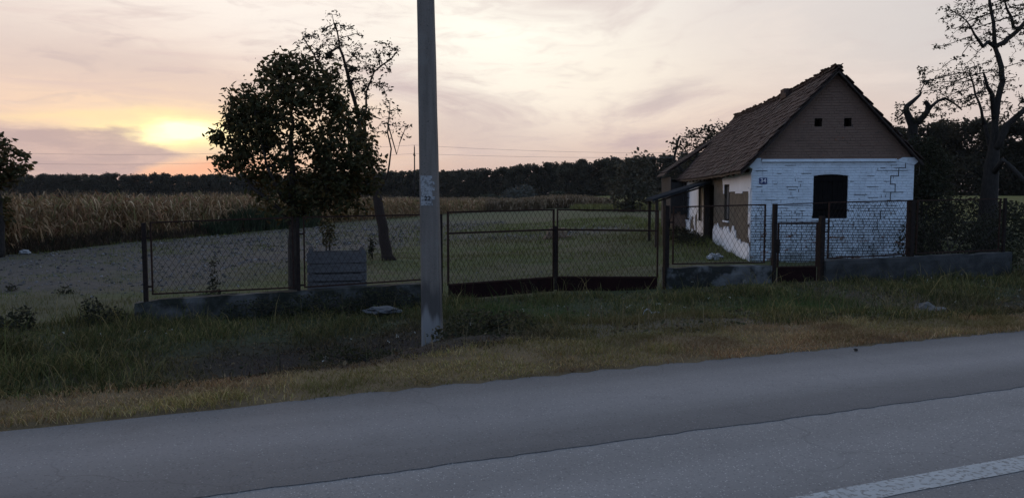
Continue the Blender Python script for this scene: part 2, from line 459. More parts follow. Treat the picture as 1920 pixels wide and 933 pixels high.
def ground_mat():
    """soil and short turf: grey gravel in the yard, dry turf on the verge, dark scorched soil in the ditch, fields beyond"""
    m = bpy.data.materials.new('ground')
    m.use_nodes = True
    k = Nodes(m.node_tree)
    out = k.n('ShaderNodeOutputMaterial')
    b = k.n('ShaderNodeBsdfPrincipled')
    at = k.n('ShaderNodeAttribute', attribute_name='col')
    geo = k.n('ShaderNodeNewGeometry')
    v = geo.outputs['Position']
    n1 = k.noise(v, 2.2, 7, 0.65)
    n2 = k.noise(v, 25, 4, 0.6)
    f = k.m('ADD', 0.45, k.m('ADD', k.m('MULTIPLY', n1, 0.6), k.m('MULTIPLY', n2, 0.5)))
    cc = k.n('ShaderNodeVectorMath', operation='SCALE')
    k.put(cc.inputs[0], at.outputs['Color'])
    k.put(cc.inputs[3], f)
    k.put(b.inputs['Base Color'], cc.outputs[0])
    b.inputs['Roughness'].default_value = 0.97
    b.inputs['Specular IOR Level'].default_value = 0.1
    bn = k.n('ShaderNodeBump')
    bn.inputs['Strength'].default_value = 0.7
    bn.inputs['Distance'].default_value = 0.04
    k.put(bn.inputs['Height'], k.noise(v, 16, 6, 0.7))
    k.t.links.new(bn.outputs[0], b.inputs['Normal'])
    k.t.links.new(b.outputs[0], out.inputs[0])
    MATS['ground'] = m


ground_mat()

# ------------------------------------------------------------------ mesh helpers


class MB:
    def __init__(self):
        self.v = []
        self.f = []

    def add(self, vs, fs):
        o = len(self.v)
        self.v.extend([tuple(p) for p in vs])
        self.f.extend([tuple(i + o for i in q) for q in fs])
        return self

    def box(self, x0, x1, y0, y1, z0, z1):
        return self.add([(x0, y0, z0), (x1, y0, z0), (x1, y1, z0), (x0, y1, z0), (x0, y0, z1), (x1, y0, z1), (x1, y1, z1), (x0, y1, z1)],
                        [(0, 3, 2, 1), (4, 5, 6, 7), (0, 1, 5, 4), (1, 2, 6, 5), (2, 3, 7, 6), (3, 0, 4, 7)])

    def beam(self, a, b, w, h, up=(0, 0, 1)):
        """rectangular bar from a to b; w sideways, h along up"""
        a, b, up = Vector(a), Vector(b), Vector(up)
        d = (b - a).normalized()
        s = d.cross(up)
        if s.length < 1e-4:
            s = d.cross(Vector((0, 1, 0)))
        s.normalize()
        t = s.cross(d).normalized()
        q = [s * (-w / 2) + t * (-h / 2), s * (w / 2) + t * (-h / 2), s * (w / 2) + t * (h / 2), s * (-w / 2) + t * (h / 2)]
        return self.add([a + c for c in q] + [b + c for c in q],
                        [(0, 1, 2, 3), (7, 6, 5, 4), (0, 4, 5, 1), (1, 5, 6, 2), (2, 6, 7, 3), (3, 7, 4, 0)])

    def tube(self, pts, rads, k=6, cap=True):
        pts = [Vector(p) for p in pts]
        if isinstance(rads, (int, float)):
            rads = [rads] * len(pts)
        vs, fs = [], []
        ref = Vector((0.31, 0.93, 0.2))
        for i, p in enumerate(pts):
            d = (pts[min(i + 1, len(pts) - 1)] - pts[max(i - 1, 0)])
            d = d.normalized() if d.length > 1e-9 else Vector((0, 0, 1))
            s = d.cross(ref)
            if s.length < 0.05:
                s = d.cross(Vector((1, 0, 0)))
            s.normalize()
            t = d.cross(s)
            for j in range(k):
                a = 2 * math.pi * j / k
                vs.append(p + (s * math.cos(a) + t * math.sin(a)) * rads[i])
        for i in range(len(pts) - 1):
            for j in range(k):
                j2 = (j + 1) % k
                fs.append((i * k + j, i * k + j2, (i + 1) * k + j2, (i + 1) * k + j))
        if cap:
            fs.append(tuple(range(k))[::-1])
            fs.append(tuple((len(pts) - 1) * k + j for j in range(k)))
        return self.add(vs, fs)

    def prism(self, poly, d0, d1, frame):
        """extrude a 2D polygon; frame(u, w, d) -> xyz"""
        n = len(poly)
        vs = [frame(u, w, d0) for u, w in poly] + [frame(u, w, d1) for u, w in poly]
        fs = [tuple(range(n))[::-1], tuple(range(n, 2 * n))] + [(i, (i + 1) % n, n + (i + 1) % n, n + i) for i in range(n)]
        return self.add(vs, fs)

    def mesh(self, name, material=None):
        me = bpy.data.meshes.new(name)
        me.from_pydata(self.v, [], self.f)
        if material:
            me.materials.append(MATS[material])
        me.update()
        return me

    def build(self, name, material, parent=None, smooth=False, loc=None, rot=None):
        me = self.mesh(name, material)
        if smooth:
            for p in me.polygons:
                p.use_smooth = True
        return link(name, me, parent, loc, rot)


def link(name, me, parent=None, loc=None, rot=None):
    o = bpy.data.objects.new(name, me)
    COL.objects.link(o)
    if parent is not None:
        o.parent = parent
    if loc is not None:
        o.location = loc
    if rot is not None:
        o.rotation_euler = rot
    return o


def npmesh(name, V, F, material, col=None, smooth=False):
    """mesh from numpy arrays; F is (n,3) or (n,4) or a list of those"""
    Fs = F if isinstance(F, list) else [F]
    me = bpy.data.meshes.new(name)
    V = np.asarray(V, dtype=np.float32)
    me.vertices.add(len(V))
    me.vertices.foreach_set('co', V.ravel())
    loops = np.concatenate([f.ravel() for f in Fs]).astype(np.int32)
    tot = np.concatenate([np.full(len(f), f.shape[1]) for f in Fs]).astype(np.int32)
    start = np.concatenate([[0], np.cumsum(tot)[:-1]]).astype(np.int32)
    me.loops.add(len(loops))
    me.loops.foreach_set('vertex_index', loops)
    me.polygons.add(len(tot))
    me.polygons.foreach_set('loop_start', start)
    me.polygons.foreach_set('loop_total', tot)
    me.polygons.foreach_set('use_smooth', np.full(len(tot), bool(smooth)))
    if col is not None:
        a = me.attributes.new('col', 'FLOAT_COLOR', 'POINT')
        c4 = np.ones((len(V), 4), dtype=np.float32)
        c4[:, :3] = col
        a.data.foreach_set('color', c4.ravel())
    me.materials.append(MATS[material])
    me.update(calc_edges=True)
    me.validate()
    return me


def empty(name, loc=(0, 0, 0), rz=0.0):
    o = bpy.data.objects.new(name, None)
    o.empty_display_size = 0.2
    COL.objects.link(o)
    o.location = loc
    o.rotation_euler = (0, 0, rz)
    return o


def tag(o, label=None, cat=None, group=None, kind=None):
    if label:
        o['label'] = label
    if cat:
        o['category'] = cat
    if group:
        o['group'] = group
    if kind:
        o['kind'] = kind
    return o


def sstep(x, a, b):
    t = np.clip((np.asarray(x, dtype=float) - a) / (b - a), 0, 1)
    return t * t * (3 - 2 * t)


def vnoise(X, Y, scale, seed=0.0, octaves=3):
    """cheap smooth value noise for numpy arrays, 0..1"""
    out = np.zeros(np.broadcast(X, Y).shape)
    amp, tot = 1.0, 0.0
    for o in range(octaves):
        s = scale * 2 ** o
        x, y = np.asarray(X) * s + seed * 17.3 + o * 5.1, np.asarray(Y) * s + seed * 9.7 - o * 3.3
        xi, yi = np.floor(x), np.floor(y)
        xf, yf = x - xi, y - yi
        xf, yf = xf * xf * (3 - 2 * xf), yf * yf * (3 - 2 * yf)
        def h(a, b):
            q = np.sin(a * 127.1 + b * 311.7 + seed * 3.7) * 43758.5453
            return q - np.floor(q)
        out = out + amp * ((h(xi, yi) * (1 - xf) + h(xi + 1, yi) * xf) * (1 - yf) + (h(xi, yi + 1) * (1 - xf) + h(xi + 1, yi + 1) * xf) * yf)
        tot += amp
        amp *= 0.5
    return out / tot


# ------------------------------------------------------------------ terrain
NX, NY = -0.3697, 0.9291        # across the road, away from the camera
AX, AY = 0.9291, 0.3697         # along the road


def uv_of(X, Y):
    return X * NX + Y * NY, X * AX + Y * AY


def xy_of(u, v):
    return u * NX + v * AX, u * NY + v * AY


EDGE_U = 6.37


def edge_u(v):
    return EDGE_U - 0.14 * sstep(np.asarray(v, dtype=float), 2.0, -1.5) + 0.10 * (vnoise(v, 0 * np.asarray(v, dtype=float), 0.9, 2.0, 4) - 0.5)


def verge_u(v):
    v = np.asarray(v, dtype=float)
    return 7.30 + 0.75 * sstep(v, 0.3, 3.0) * (1 - sstep(v, 6.6, 10.5)) + 0.45 * (vnoise(v, 0 * v, 0.8, 5.0, 3) - 0.5)


def ground_z(X, Y):
    X, Y = np.asarray(X, dtype=float), np.asarray(Y, dtype=float)
    u, v = uv_of(X, Y)
    drive = sstep(v, 0.2, 5.2) * (1 - sstep(v, 8.0, 11.0))
    foot = -0.66 + 0.20 * sstep(v, 0, 5) + 0.12 * sstep(v, 6, 12)          # outside the fence
    ditch = foot - 0.16 * (1 - drive)
    vu = verge_u(v)
    z = 0.015 - 0.035 * sstep(u, 6.4, 7.3)
    z = np.where(u < 6.3, -0.06, z)
    z = z + (ditch - z) * sstep(u, vu - 0.1, vu + 2.4 + 2.0 * drive)
    z = z + (foot - z) * sstep(u, 10.5, 14.0)
    yard = -0.68 + 0.50 * sstep(X, 0.5, 7.0) * sstep(Y, 14, 21)
    far = yard - 0.40 * sstep(Y, 50, 130) * (1 - sstep(X, 10, 40)) + 1.6 * sstep(X, 10, 60) * sstep(Y, 45, 170)
    z = z + (far - z) * sstep(u, 14.5, 18.5)
    near = 1 - sstep(Y, 40, 90)
    b = 0.16 * (vnoise(X, Y, 0.45, 1.0) - 0.5) + 0.09 * (vnoise(X, Y, 1.7, 4.0) - 0.5) + 0.045 * (vnoise(X, Y, 4.1, 14.0) - 0.5)
    z = z + b * sstep(u, 7.2, 9.0) * near * np.where((u > 13) & (u < 17), 0.5, 1.0)
    # low bank of earth against the side wall of the house
    z = z + 0.18 * np.exp(-((X - 6.4 - 0.0785 * (Y - 22)) / 0.9) ** 2) * sstep(Y, 23, 28) * (1 - sstep(Y, 36, 40))
    return z


def gz(x, y):
    return float(ground_z(np.array([x]), np.array([y]))[0])


def in_gravel(X, Y):
    """0..1 how gravelly the yard is: a band along the maize, ragged at its right side, and a strip further back"""
    w = 2.6 * (vnoise(X, Y, 0.30, 9.0) - 0.5) + 1.2 * (vnoise(X, Y, 1.1, 19.0) - 0.5)
    d = (X + 20.3) * 0.987 - (Y - 30.7) * 0.158            # distance right of the maize edge
    g = sstep(d + w * 0.5, 0.5, 1.8) * (1 - sstep(d + w, 12.6, 15.8))
    near = 16.8
    g = g * sstep(Y + w, near, near + 3.0) * (1 - sstep(Y, 55, 85))
    strip = np.exp(-((Y - 43 - 0.2 * X + w) / 3.2) ** 2) * sstep(X, -7, -4) * (1 - sstep(X, 5, 8))
    g = g * (0.55 + 0.45 * sstep(vnoise(X, Y, 0.8, 29.0), 0.3, 0.55))
    return np.clip(np.maximum(g, 0.75 * strip), 0, 1)


def build_ground():
    def axis(lo, hi, step, far_lo, far_hi):
        core = np.arange(lo, hi, step)
        up, p, s = [], hi, step
        while p < far_hi:
            p += s
            s *= 1.16
            up.append(p)
        dn, p, s = [], lo, step
        while p > far_lo:
            p -= s
            s *= 1.16
            dn.append(p)
        return np.array(dn[::-1] + list(core) + up)
    xs = axis(-14, 17, 0.14, -2500, 2500)
    ys = axis(5, 27, 0.14, -400, 3500)
    X, Y = np.meshgrid(xs, ys)
    Z = ground_z(X, Y)
    V = np.stack([X, Y, Z], -1).reshape(-1, 3)
    nx, ny = len(xs), len(ys)
    i = np.arange(nx * ny).reshape(ny, nx)
    F = np.stack([i[:-1, :-1], i[:-1, 1:], i[1:, 1:], i[1:, :-1]], -1).reshape(-1, 4)
    u, v = uv_of(X, Y)
    def C(*c):
        return np.array(c)
    n = vnoise(X, Y, 0.6, 3.0)[..., None]
    n2 = vnoise(X, Y, 2.3, 6.0)[..., None]
    verge = C(0.125, 0.090, 0.050) * (0.5 + 1.0 * n2)
    scorched = C(0.034, 0.027, 0.023)
    green = C(0.050, 0.056, 0.030)
    brown = C(0.075, 0.060, 0.042)
    grav = C(0.082, 0.072, 0.062)
    field = C(0.075, 0.080, 0.042)
    vu = verge_u(v)[..., None]
    uu, vv = u[..., None], v[..., None]
    c = verge + 0 * n
    dn = green + (brown - green) * sstep(n, 0.45, 0.62)
    burn = sstep(vv, -1.2, 0.6) * (1 - sstep(vv, 3.2, 4.6)) * (1 - sstep(uu, 11.5, 13.5)) + 0.7 * sstep(vv, 9.5, 11.5) * (1 - sstep(uu, 10.5, 12))
    dn = dn + (scorched - dn) * np.clip(burn + 0.6 * (n2 - 0.5), 0, 1)
    bare = np.exp(-(((uu - 8.95) / 0.5) ** 2 + ((vv - 1.2) / 0.65) ** 2)) * (0.4 + 0.9 * n2)
    dn = dn + (C(0.13, 0.10, 0.085) - dn) * bare
    path = np.exp(-((vv - 5.2 - 0.18 * (uu - 8)) / 1.7) ** 2) * (1 - sstep(uu, 10.0, 12.5))
    dn = dn + (brown * 1.15 - dn) * np.clip(path, 0, 1) * 0.8
    c = c + (dn - c) * sstep(uu, vu - 0.12, vu + 0.12)
    yd = C(0.072, 0.078, 0.036) + (C(0.085, 0.078, 0.046) - C(0.072, 0.078, 0.036)) * sstep(n, 0.42, 0.62)
    yd = yd + (grav - yd) * in_gravel(X, Y)[..., None]
    yd = yd + (field - yd) * sstep(Y, 60, 110)[..., None]
    meadow = (sstep(X, 14, 30) * sstep(Y, 34, 60))[..., None]
    yd = yd + (C(0.10, 0.095, 0.030) - yd) * meadow
    c = c + (yd - c) * sstep(uu, 14.6, 16.4)
    o = link('ground', npmesh('ground', V, F, 'ground', c.reshape(-1, 3), True))
    tag(o, kind='structure')


build_ground()

# ------------------------------------------------------------------ road


def strip(name, u0f, u1f, z, material, vlo, vhi, vstep, nu=1, thick=0.0):
    vs = [vlo]
    while vs[-1] < vhi:
        st = vstep if -8 < vs[-1] < 22 else 2.0
        vs.append(vs[-1] + st)
    vs = np.array(vs)
    U0, U1 = u0f(vs), u1f(vs)
    rows = [U0 + (U1 - U0) * t for t in np.linspace(0, 1, nu + 1)]
    V, F = [], []
    n = len(vs)
    for r in rows:
        x, y = xy_of(r, vs)
        V.append(np.stack([x, y, np.full(n, z)], -1))
    if thick:
        for r in (rows[0], rows[-1]):
            x, y = xy_of(r, vs)
            V.append(np.stack([x, y, np.full(n, z - thick)], -1))
    V = np.concatenate(V)
    i = np.arange(n - 1)
    for a in range(nu):
        F.append(np.stack([a * n + i, a * n + i + 1, (a + 1) * n + i + 1, (a + 1) * n + i], -1))
    if thick:
        a, b = 0, nu + 1
        F.append(np.stack([b * n + i, b * n + i + 1, a * n + i + 1, a * n + i], -1))
        a, b = nu, nu + 2
        F.append(np.stack([a * n + i, a * n + i + 1, b * n + i + 1, b * n + i], -1))
    return link(name, npmesh(name, V, np.concatenate(F), material))


tag(strip('road', lambda v: np.full(len(v), -5.0), lambda v: np.full(len(v), 4.9), 0.0, 'asphalt_old', -220, 220, 0.5), kind='structure')
tag(strip('road_overlay', lambda v: 4.46 + 0.06 * (vnoise(v, 0 * v, 1.2, 3.3, 6) - 0.5) + 0.035 * (vnoise(v, 0 * v, 9.0, 13.3, 3) - 0.5), edge_u, 0.006, 'asphalt_new', -220, 220, 0.03, 1, 0.05), kind='structure')
tag(strip('road_marking', lambda v: 3.08 + 0.014 * (vnoise(v, 0 * v, 4, 1.3, 3) - 0.5), lambda v: 3.265 + 0.014 * (vnoise(v, 0 * v, 4, 7.3, 3) - 0.5),
          0.004, 'road_paint', -2.0, 120, 0.05), kind='structure')
tag(strip('road_marking', lambda v: 3.08 + 0 * v, lambda v: 3.265 + 0 * v, 0.004, 'road_paint', -120, -8.0, 0.5), kind='structure')

# ------------------------------------------------------------------ foliage helpers


def pick(n, cols, jitter=0.25):
    cols = np.array(cols)
    c = cols[RNG.integers(0, len(cols), n)]
    return c * (1 + jitter * (RNG.random((n, 1)) * 2 - 1))


def blades(P, h, w, lean, cols, jitter=0.3):
    """grass blades: five-point strips, bent over; returns V, F, C"""
    n = len(P)
    az = RNG.random(n) * 2 * np.pi
    d = np.stack([np.cos(az), np.sin(az), np.zeros(n)], -1)
    fz = RNG.random(n) * 2 * np.pi
    s = np.stack([np.cos(fz), np.sin(fz), np.zeros(n)], -1) * (w / 2)[:, None]
    le = (lean * (0.3 + RNG.random(n)))[:, None]
    up = np.array([0, 0, 1.0])
    hh = h[:, None]
    p1 = P + up * hh * 0.55 + d * hh * le * 0.35
    p2 = P + up * hh * (1 - 0.25 * np.minimum(le, 1.5)) + d * hh * le
    V = np.stack([P - s, P + s, p1 - s * 0.8, p1 + s * 0.8, p2], 1).reshape(-1, 3)
    b = (np.arange(n) * 5)[:, None]
    Fq = b + np.array([[0, 1, 3, 2]])
    Ft = b + np.array([[2, 3, 4]])
    C = pick(n, cols, jitter)
    return V, [Fq, Ft], np.repeat(C, 5, 0)


def merge(parts):
    V, F, C, o = [], {}, [], 0
    for v, f, c in parts:
        V.append(v)
        C.append(c)
        for q in (f if isinstance(f, list) else [f]):
            F.setdefault(q.shape[1], []).append(q + o)
        o += len(v)
    return np.concatenate(V), [np.concatenate(q) for q in F.values()], np.concatenate(C)


def leaves(P, size, cols, aspect=0.5, droop=0.4, jitter=0.3, simple=False):
    """folded leaf faces with random heading; six points, or four when simple"""
    n = len(P)
    size = np.broadcast_to(size, (n,))[:, None]
    a = RNG.normal(size=(n, 3))
    a[:, 2] = a[:, 2] * 0.6 - droop
    a /= np.linalg.norm(a, axis=1, keepdims=True)
    b = np.cross(a, RNG.normal(size=(n, 3)))
    b /= np.linalg.norm(b, axis=1, keepdims=True) + 1e-9
    c = np.cross(a, b)
    L, W = size, size * aspect / 2
    if simple:
        V = np.stack([P, P + a * L * 0.5 + b * W + c * W * 0.3, P + a * L, P + a * L * 0.5 - b * W + c * W * 0.3], 1).reshape(-1, 3)
        k = (np.arange(n) * 4)[:, None]
        F = k + np.array([[0, 1, 2, 3]])
        return V, [F], np.repeat(pick(n, cols, jitter), 4, 0)
    V = np.stack([P, P + a * L * 0.30 + b * W * 0.9 + c * W * 0.35, P + a * L * 0.65 + b * W * 0.85 + c * W * 0.3, P + a * L - c * L * 0.08,
                  P + a * L * 0.65 - b * W * 0.85 + c * W * 0.3, P + a * L * 0.30 - b * W * 0.9 + c * W * 0.35], 1).reshape(-1, 3)
    k = (np.arange(n) * 6)[:, None]
    F = np.concatenate([k + np.array([[0, 1, 2, 3]]), k + np.array([[0, 3, 4, 5]])])
    return V, [F], np.repeat(pick(n, cols, jitter), 6, 0)


def scatter(n, xr, yr, keep=None):
    X = xr[0] + (xr[1] - xr[0]) * RNG.random(n)
    Y = yr[0] + (yr[1] - yr[0]) * RNG.random(n)
    if keep is not None:
        k = RNG.random(n) < keep(X, Y)
        X, Y = X[k], Y[k]
    return X, Y


def scatter_uv(n, ur, vr, keep=None):
    u = ur[0] + (ur[1] - ur[0]) * RNG.random(n)
    v = vr[0] + (vr[1] - vr[0]) * RNG.random(n)
    X, Y = xy_of(u, v)
    k = Y > 1.0
    if keep is not None:
        k &= RNG.random(n) < keep(u, v)
    return X[k], Y[k]


def P3(X, Y, dz=-0.01):
    return np.stack([X, Y, ground_z(X, Y) + dz], -1)


def in_view(X, Y, m=0.06):
    return (np.abs(X) < (0.662 + m) * Y + 0.5)


# ------------------------------------------------------------------ grass (nobody could count it)


def build_grass():
    # dry mown verge
    X, Y = scatter_uv(120000, (6.22, 8.5), (-4.5, 14.5), lambda u, v: (u > edge_u(v) - 0.03) * np.clip((verge_u(v) + 0.15 - u) * 4, 0, 1) * (0.35 + 0.65 * sstep(vnoise(u, v, 2.0, 3), 0.3, 0.6)))
    k = in_view(X, Y)
    X, Y = X[k], Y[k]
    n = len(X)
    tall = vnoise(X, Y, 1.4, 8.0)
    g = vnoise(X, Y, 0.5, 12.0)
    u, v = uv_of(X, Y)
    dry = blades(P3(X, Y), (0.022 + 0.05 * RNG.random(n)) * (0.85 + 0.95 * sstep(tall, 0.35, 0.75)), 0.004 + 0.004 * RNG.random(n), np.full(n, 1.1),
                 [(0.27, 0.200, 0.108), (0.22, 0.160, 0.085), (0.33, 0.255, 0.150), (0.16, 0.112, 0.064), (0.17, 0.145, 0.062), (0.24, 0.150, 0.088)])
    hue = sstep(g, 0.45, 0.65)[:, None] * np.array([-0.03, 0.01, -0.02]) + sstep(g, 0.45, 0.3)[:, None] * np.array([0.03, -0.004, -0.005])
    dry = (dry[0], dry[1], np.clip(dry[2] + np.repeat(hue, 5, 0) * 0.8, 0.01, 1))
    patch = vnoise(X, Y, 1.7, 91.0, 4)
    C = dry[2] * np.repeat(0.55 + 0.85 * patch, 5)[:, None]
    dk = np.repeat(sstep(vnoise(X, Y, 1.1, 95.0), 0.56, 0.70), 5)[:, None]
    gr = np.repeat(sstep(vnoise(X, Y, 0.8, 97.0), 0.58, 0.72), 5)[:, None]
    C = C + (np.array([0.105, 0.062, 0.040]) - C) * dk * 0.7
    C = C + (np.array([0.105, 0.105, 0.042]) - C) * gr * 0.7
    V, F, C = dry[0], dry[1], C * np.array([1.18, 1.06, 0.92])
    o = link('verge_grass', npmesh('verge_grass', V, F, 'blade', C))
    tag(o, 'short dry straw coloured grass along the road edge', 'grass', kind='stuff')

    # rough grass and weeds between the verge and the fence
    parts = []
    fence_v = lambda X, Y: (Y - 0.2765 * X) < 15.62
    X, Y = scatter_uv(330000, (7.1, 16.0), (-12, 22), lambda u, v: np.clip((u - verge_u(v) + 0.22) * 4, 0, 1) * (0.62 + 0.38 * sstep(vnoise(u, v, 1.5, 2), 0.36, 0.62)))
    uu_, vv_ = uv_of(X, Y)
    bare = np.exp(-(((uu_ - 8.95) / 0.5) ** 2 + ((vv_ - 1.2) / 0.65) ** 2))
    k = in_view(X, Y) & ((fence_v(X, Y)) | (X < -6.9)) & (Y < 21) & (RNG.random(len(X)) > 0.85 * bare)
    X, Y = X[k], Y[k]
    n = len(X)
    u, v = uv_of(X, Y)
    t = sstep(vnoise(X, Y, 1.1, 31.0), 0.28, 0.75)
    burn = sstep(v, -1.2, 0.6) * (1 - sstep(v, 3.2, 4.6)) * (1 - sstep(u, 11.5, 13.5)) + 0.75 * sstep(v, 9.5, 11.5) * (1 - sstep(u, 9.9, 11.5))
    path = np.exp(-((v - 5.6 - 0.18 * (u - 8)) / 1.4) ** 2) * (1 - sstep(u, 10.0, 12.5))
    hgt = (0.03 + 0.13 * RNG.random(n) + 0.25 * (RNG.random(n) < 0.02)) * (0.45 + 1.5 * t) * (1 - 0.45 * path) * (1 - 0.50 * np.clip(burn, 0, 1)) * (1 + 0.8 * sstep(v, 0, -3))
    bl = blades(P3(X, Y), hgt, 0.005 + 0.009 * RNG.random(n), 0.85 + 0.7 * np.clip(burn, 0, 1),
                [(0.070, 0.078, 0.034), (0.090, 0.094, 0.042), (0.135, 0.115, 0.062), (0.050, 0.060, 0.026), (0.19, 0.15, 0.085), (0.040, 0.050, 0.024)], 0.4)
    tint = 0.55 + 0.9 * vnoise(X, Y, 0.9, 57.0)
    bl = (bl[0], bl[1], bl[2] * np.repeat(tint, 5)[:, None])
    C = bl[2]
    kb = np.repeat(np.clip(burn * (0.70 + 0.6 * vnoise(X, Y, 1.6, 17)), 0, 1), 5)[:, None]
    C = C + (np.repeat(pick(n, [(0.034, 0.026, 0.021), (0.055, 0.040, 0.030), (0.022, 0.018, 0.016), (0.11, 0.080, 0.056)]), 5, 0) - C) * kb
    kp = np.repeat(np.clip(path * 0.8, 0, 1), 5)[:, None]
    C = C + (np.repeat(pick(n, [(0.13, 0.10, 0.058), (0.10, 0.085, 0.045)]), 5, 0) - C) * kp
    lush = np.repeat(np.exp(-(((u - 12.2) / 1.2) ** 2 + ((v - 5.5) / 1.3) ** 2)) + np.exp(-(((u - 10.6) / 1.2) ** 2 + ((v - 9.8) / 2.0) ** 2)), 5)[:, None]
    C = C + (np.array([0.042, 0.085, 0.034]) - C) * np.clip(lush, 0, 0.8)
    parts.append((bl[0], bl[1], C * np.array([1.06, 1.0, 0.72])))
    # dry seed stalks and loose straw
    X, Y = scatter_uv(5200, (7.6, 15.5), (-9, 19), lambda u, v: sstep(vnoise(u, v, 0.7, 83), 0.42, 0.7))
    k = in_view(X, Y) & (fence_v(X, Y) | (X < -6.9))
    X, Y = X[k], Y[k]
    n = len(X)
    parts.append(blades(P3(X, Y), 0.16 + 0.36 * RNG.random(n) ** 2, 0.004 + 0.004 * RNG.random(n), np.full(n, 0.45), [(0.20, 0.155, 0.09), (0.14, 0.11, 0.06), (0.10, 0.10, 0.05)]))
    X, Y = scatter_uv(9000, (7.3, 14.5), (-6, 18), lambda u, v: np.clip((u - verge_u(v) + 0.1) * 3, 0, 1))
    k = in_view(X, Y) & fence_v(X, Y)
    X, Y = X[k], Y[k]
    lf = leaves(P3(X, Y, 0.012), 0.03 + 0.05 * RNG.random(len(X)), [(0.11, 0.075, 0.045), (0.06, 0.045, 0.03), (0.16, 0.12, 0.07), (0.05, 0.055, 0.028)], 0.5, 0.0, 0.3)
    parts.append(lf)
    V, F, C = merge(parts)
    o = link('ditch_grass', npmesh('ditch_grass', V, F, 'blade', C))
    tag(o, 'rough dark grass filling the roadside ditch before the fence', 'grass', kind='stuff')

    # grass in the yard behind the fence
    X, Y = scatter(330000, (-30, 17), (13.5, 62), lambda X, Y: (1 - 0.93 * in_gravel(X, Y)) * (0.3 + 0.7 * sstep(vnoise(X, Y, 0.5, 22), 0.3, 0.6)) * np.clip((22.0 / Y) ** 1.4, 0, 1))
    d = (X + 20.3) * 0.987 - (Y - 30.7) * 0.158
    hx = (X - 6.8) * 0.9969 - (Y - 22) * 0.0785
    hy = (X - 6.8) * 0.0785 + (Y - 22) * 0.9969
    k = in_view(X, Y) & ~fence_v(X, Y) & (d > -0.4) & ~((hx > -0.05) & (hx < 4.6) & (hy > -0.05) & (hy < 16.5))
    X, Y = X[k], Y[k]
    n = len(X)
    t = vnoise(X, Y, 0.5, 44.0)
    far = sstep(Y, 20, 45)
    wall = np.exp(-((X - 6.0 - 0.0785 * (Y - 22)) / 0.8) ** 2) * sstep(Y, 22, 24)
    h = (0.04 + 0.10 * RNG.random(n)) * (0.4 + 1.2 * t) * (1 + 0.8 * far + 1.6 * wall)
    bl = blades(P3(X, Y), h, (0.006 + 0.006 * RNG.random(n)) * (1 + 1.6 * far), np.full(n, 0.7),
                [(0.090, 0.100, 0.040), (0.108, 0.115, 0.048), (0.135, 0.125, 0.062), (0.072, 0.085, 0.034)])
    br = np.repeat(sstep(vnoise(X, Y, 0.35, 71), 0.48, 0.66), 5)[:, None]
    C = bl[2] + (np.array([0.10, 0.080, 0.052]) - bl[2]) * br * 0.7
    V, F, C = bl[0], bl[1], C * np.array([1.10, 1.14, 0.76])
    o = link('yard_grass', npmesh('yard_grass', V, F, 'blade', C))
    tag(o, 'patchy green and brown grass of the yard behind the fence', 'grass', kind='stuff')


build_grass()


def build_gravel():
    X, Y = scatter(60000, (-30, 9), (14, 70), lambda X, Y: np.clip(in_gravel(X, Y) * (0.3 + vnoise(X, Y, 0.7, 5)) + 0.02 * (Y < 24), 0, 1) * np.clip((24.0 / Y) ** 1.3, 0, 1))
    k = in_view(X, Y) & (Y - 0.2765 * X > 15.9)
    X, Y = X[k], Y[k]
    n = len(X)
    s = (0.015 + 0.05 * RNG.random(n) ** 3) * (1 + 0.5 * sstep(Y, 22, 45))
    c = P3(X, Y, 0.0) + np.array([0, 0, 0.2]) * s[:, None]
    base = np.array([(1, 0, 0), (0, 1, 0), (-1, 0, 0), (0, -1, 0), (0, 0, 0.7), (0, 0, -0.7)], dtype=float)
    rot = RNG.random(n) * 6.28
    sc = 0.6 + 0.8 * RNG.random((n, 6, 3))
    V = base[None] * sc * s[:, None, None]
    cr, sr = np.cos(rot)[:, None], np.sin(rot)[:, None]
    V = np.stack([V[..., 0] * cr - V[..., 1] * sr, V[..., 0] * sr + V[..., 1] * cr, V[..., 2]], -1) + c[:, None]
    t = np.array([(0, 1, 4), (1, 2, 4), (2, 3, 4), (3, 0, 4), (1, 0, 5), (2, 1, 5), (3, 2, 5), (0, 3, 5)])
    F = ((np.arange(n) * 6)[:, None, None] + t[None]).reshape(-1, 3)
    C = np.repeat(pick(n, [(0.080, 0.073, 0.068), (0.115, 0.106, 0.10), (0.05, 0.048, 0.045), (0.17, 0.158, 0.15)], 0.2), 6, 0)
    o = link('gravel', npmesh('gravel', V.reshape(-1, 3), F, 'pebble', C))
    tag(o, 'loose grey gravel and stones spread over the yard', 'gravel', kind='stuff')


build_gravel()

# ------------------------------------------------------------------ far land: maize, reeds, forest


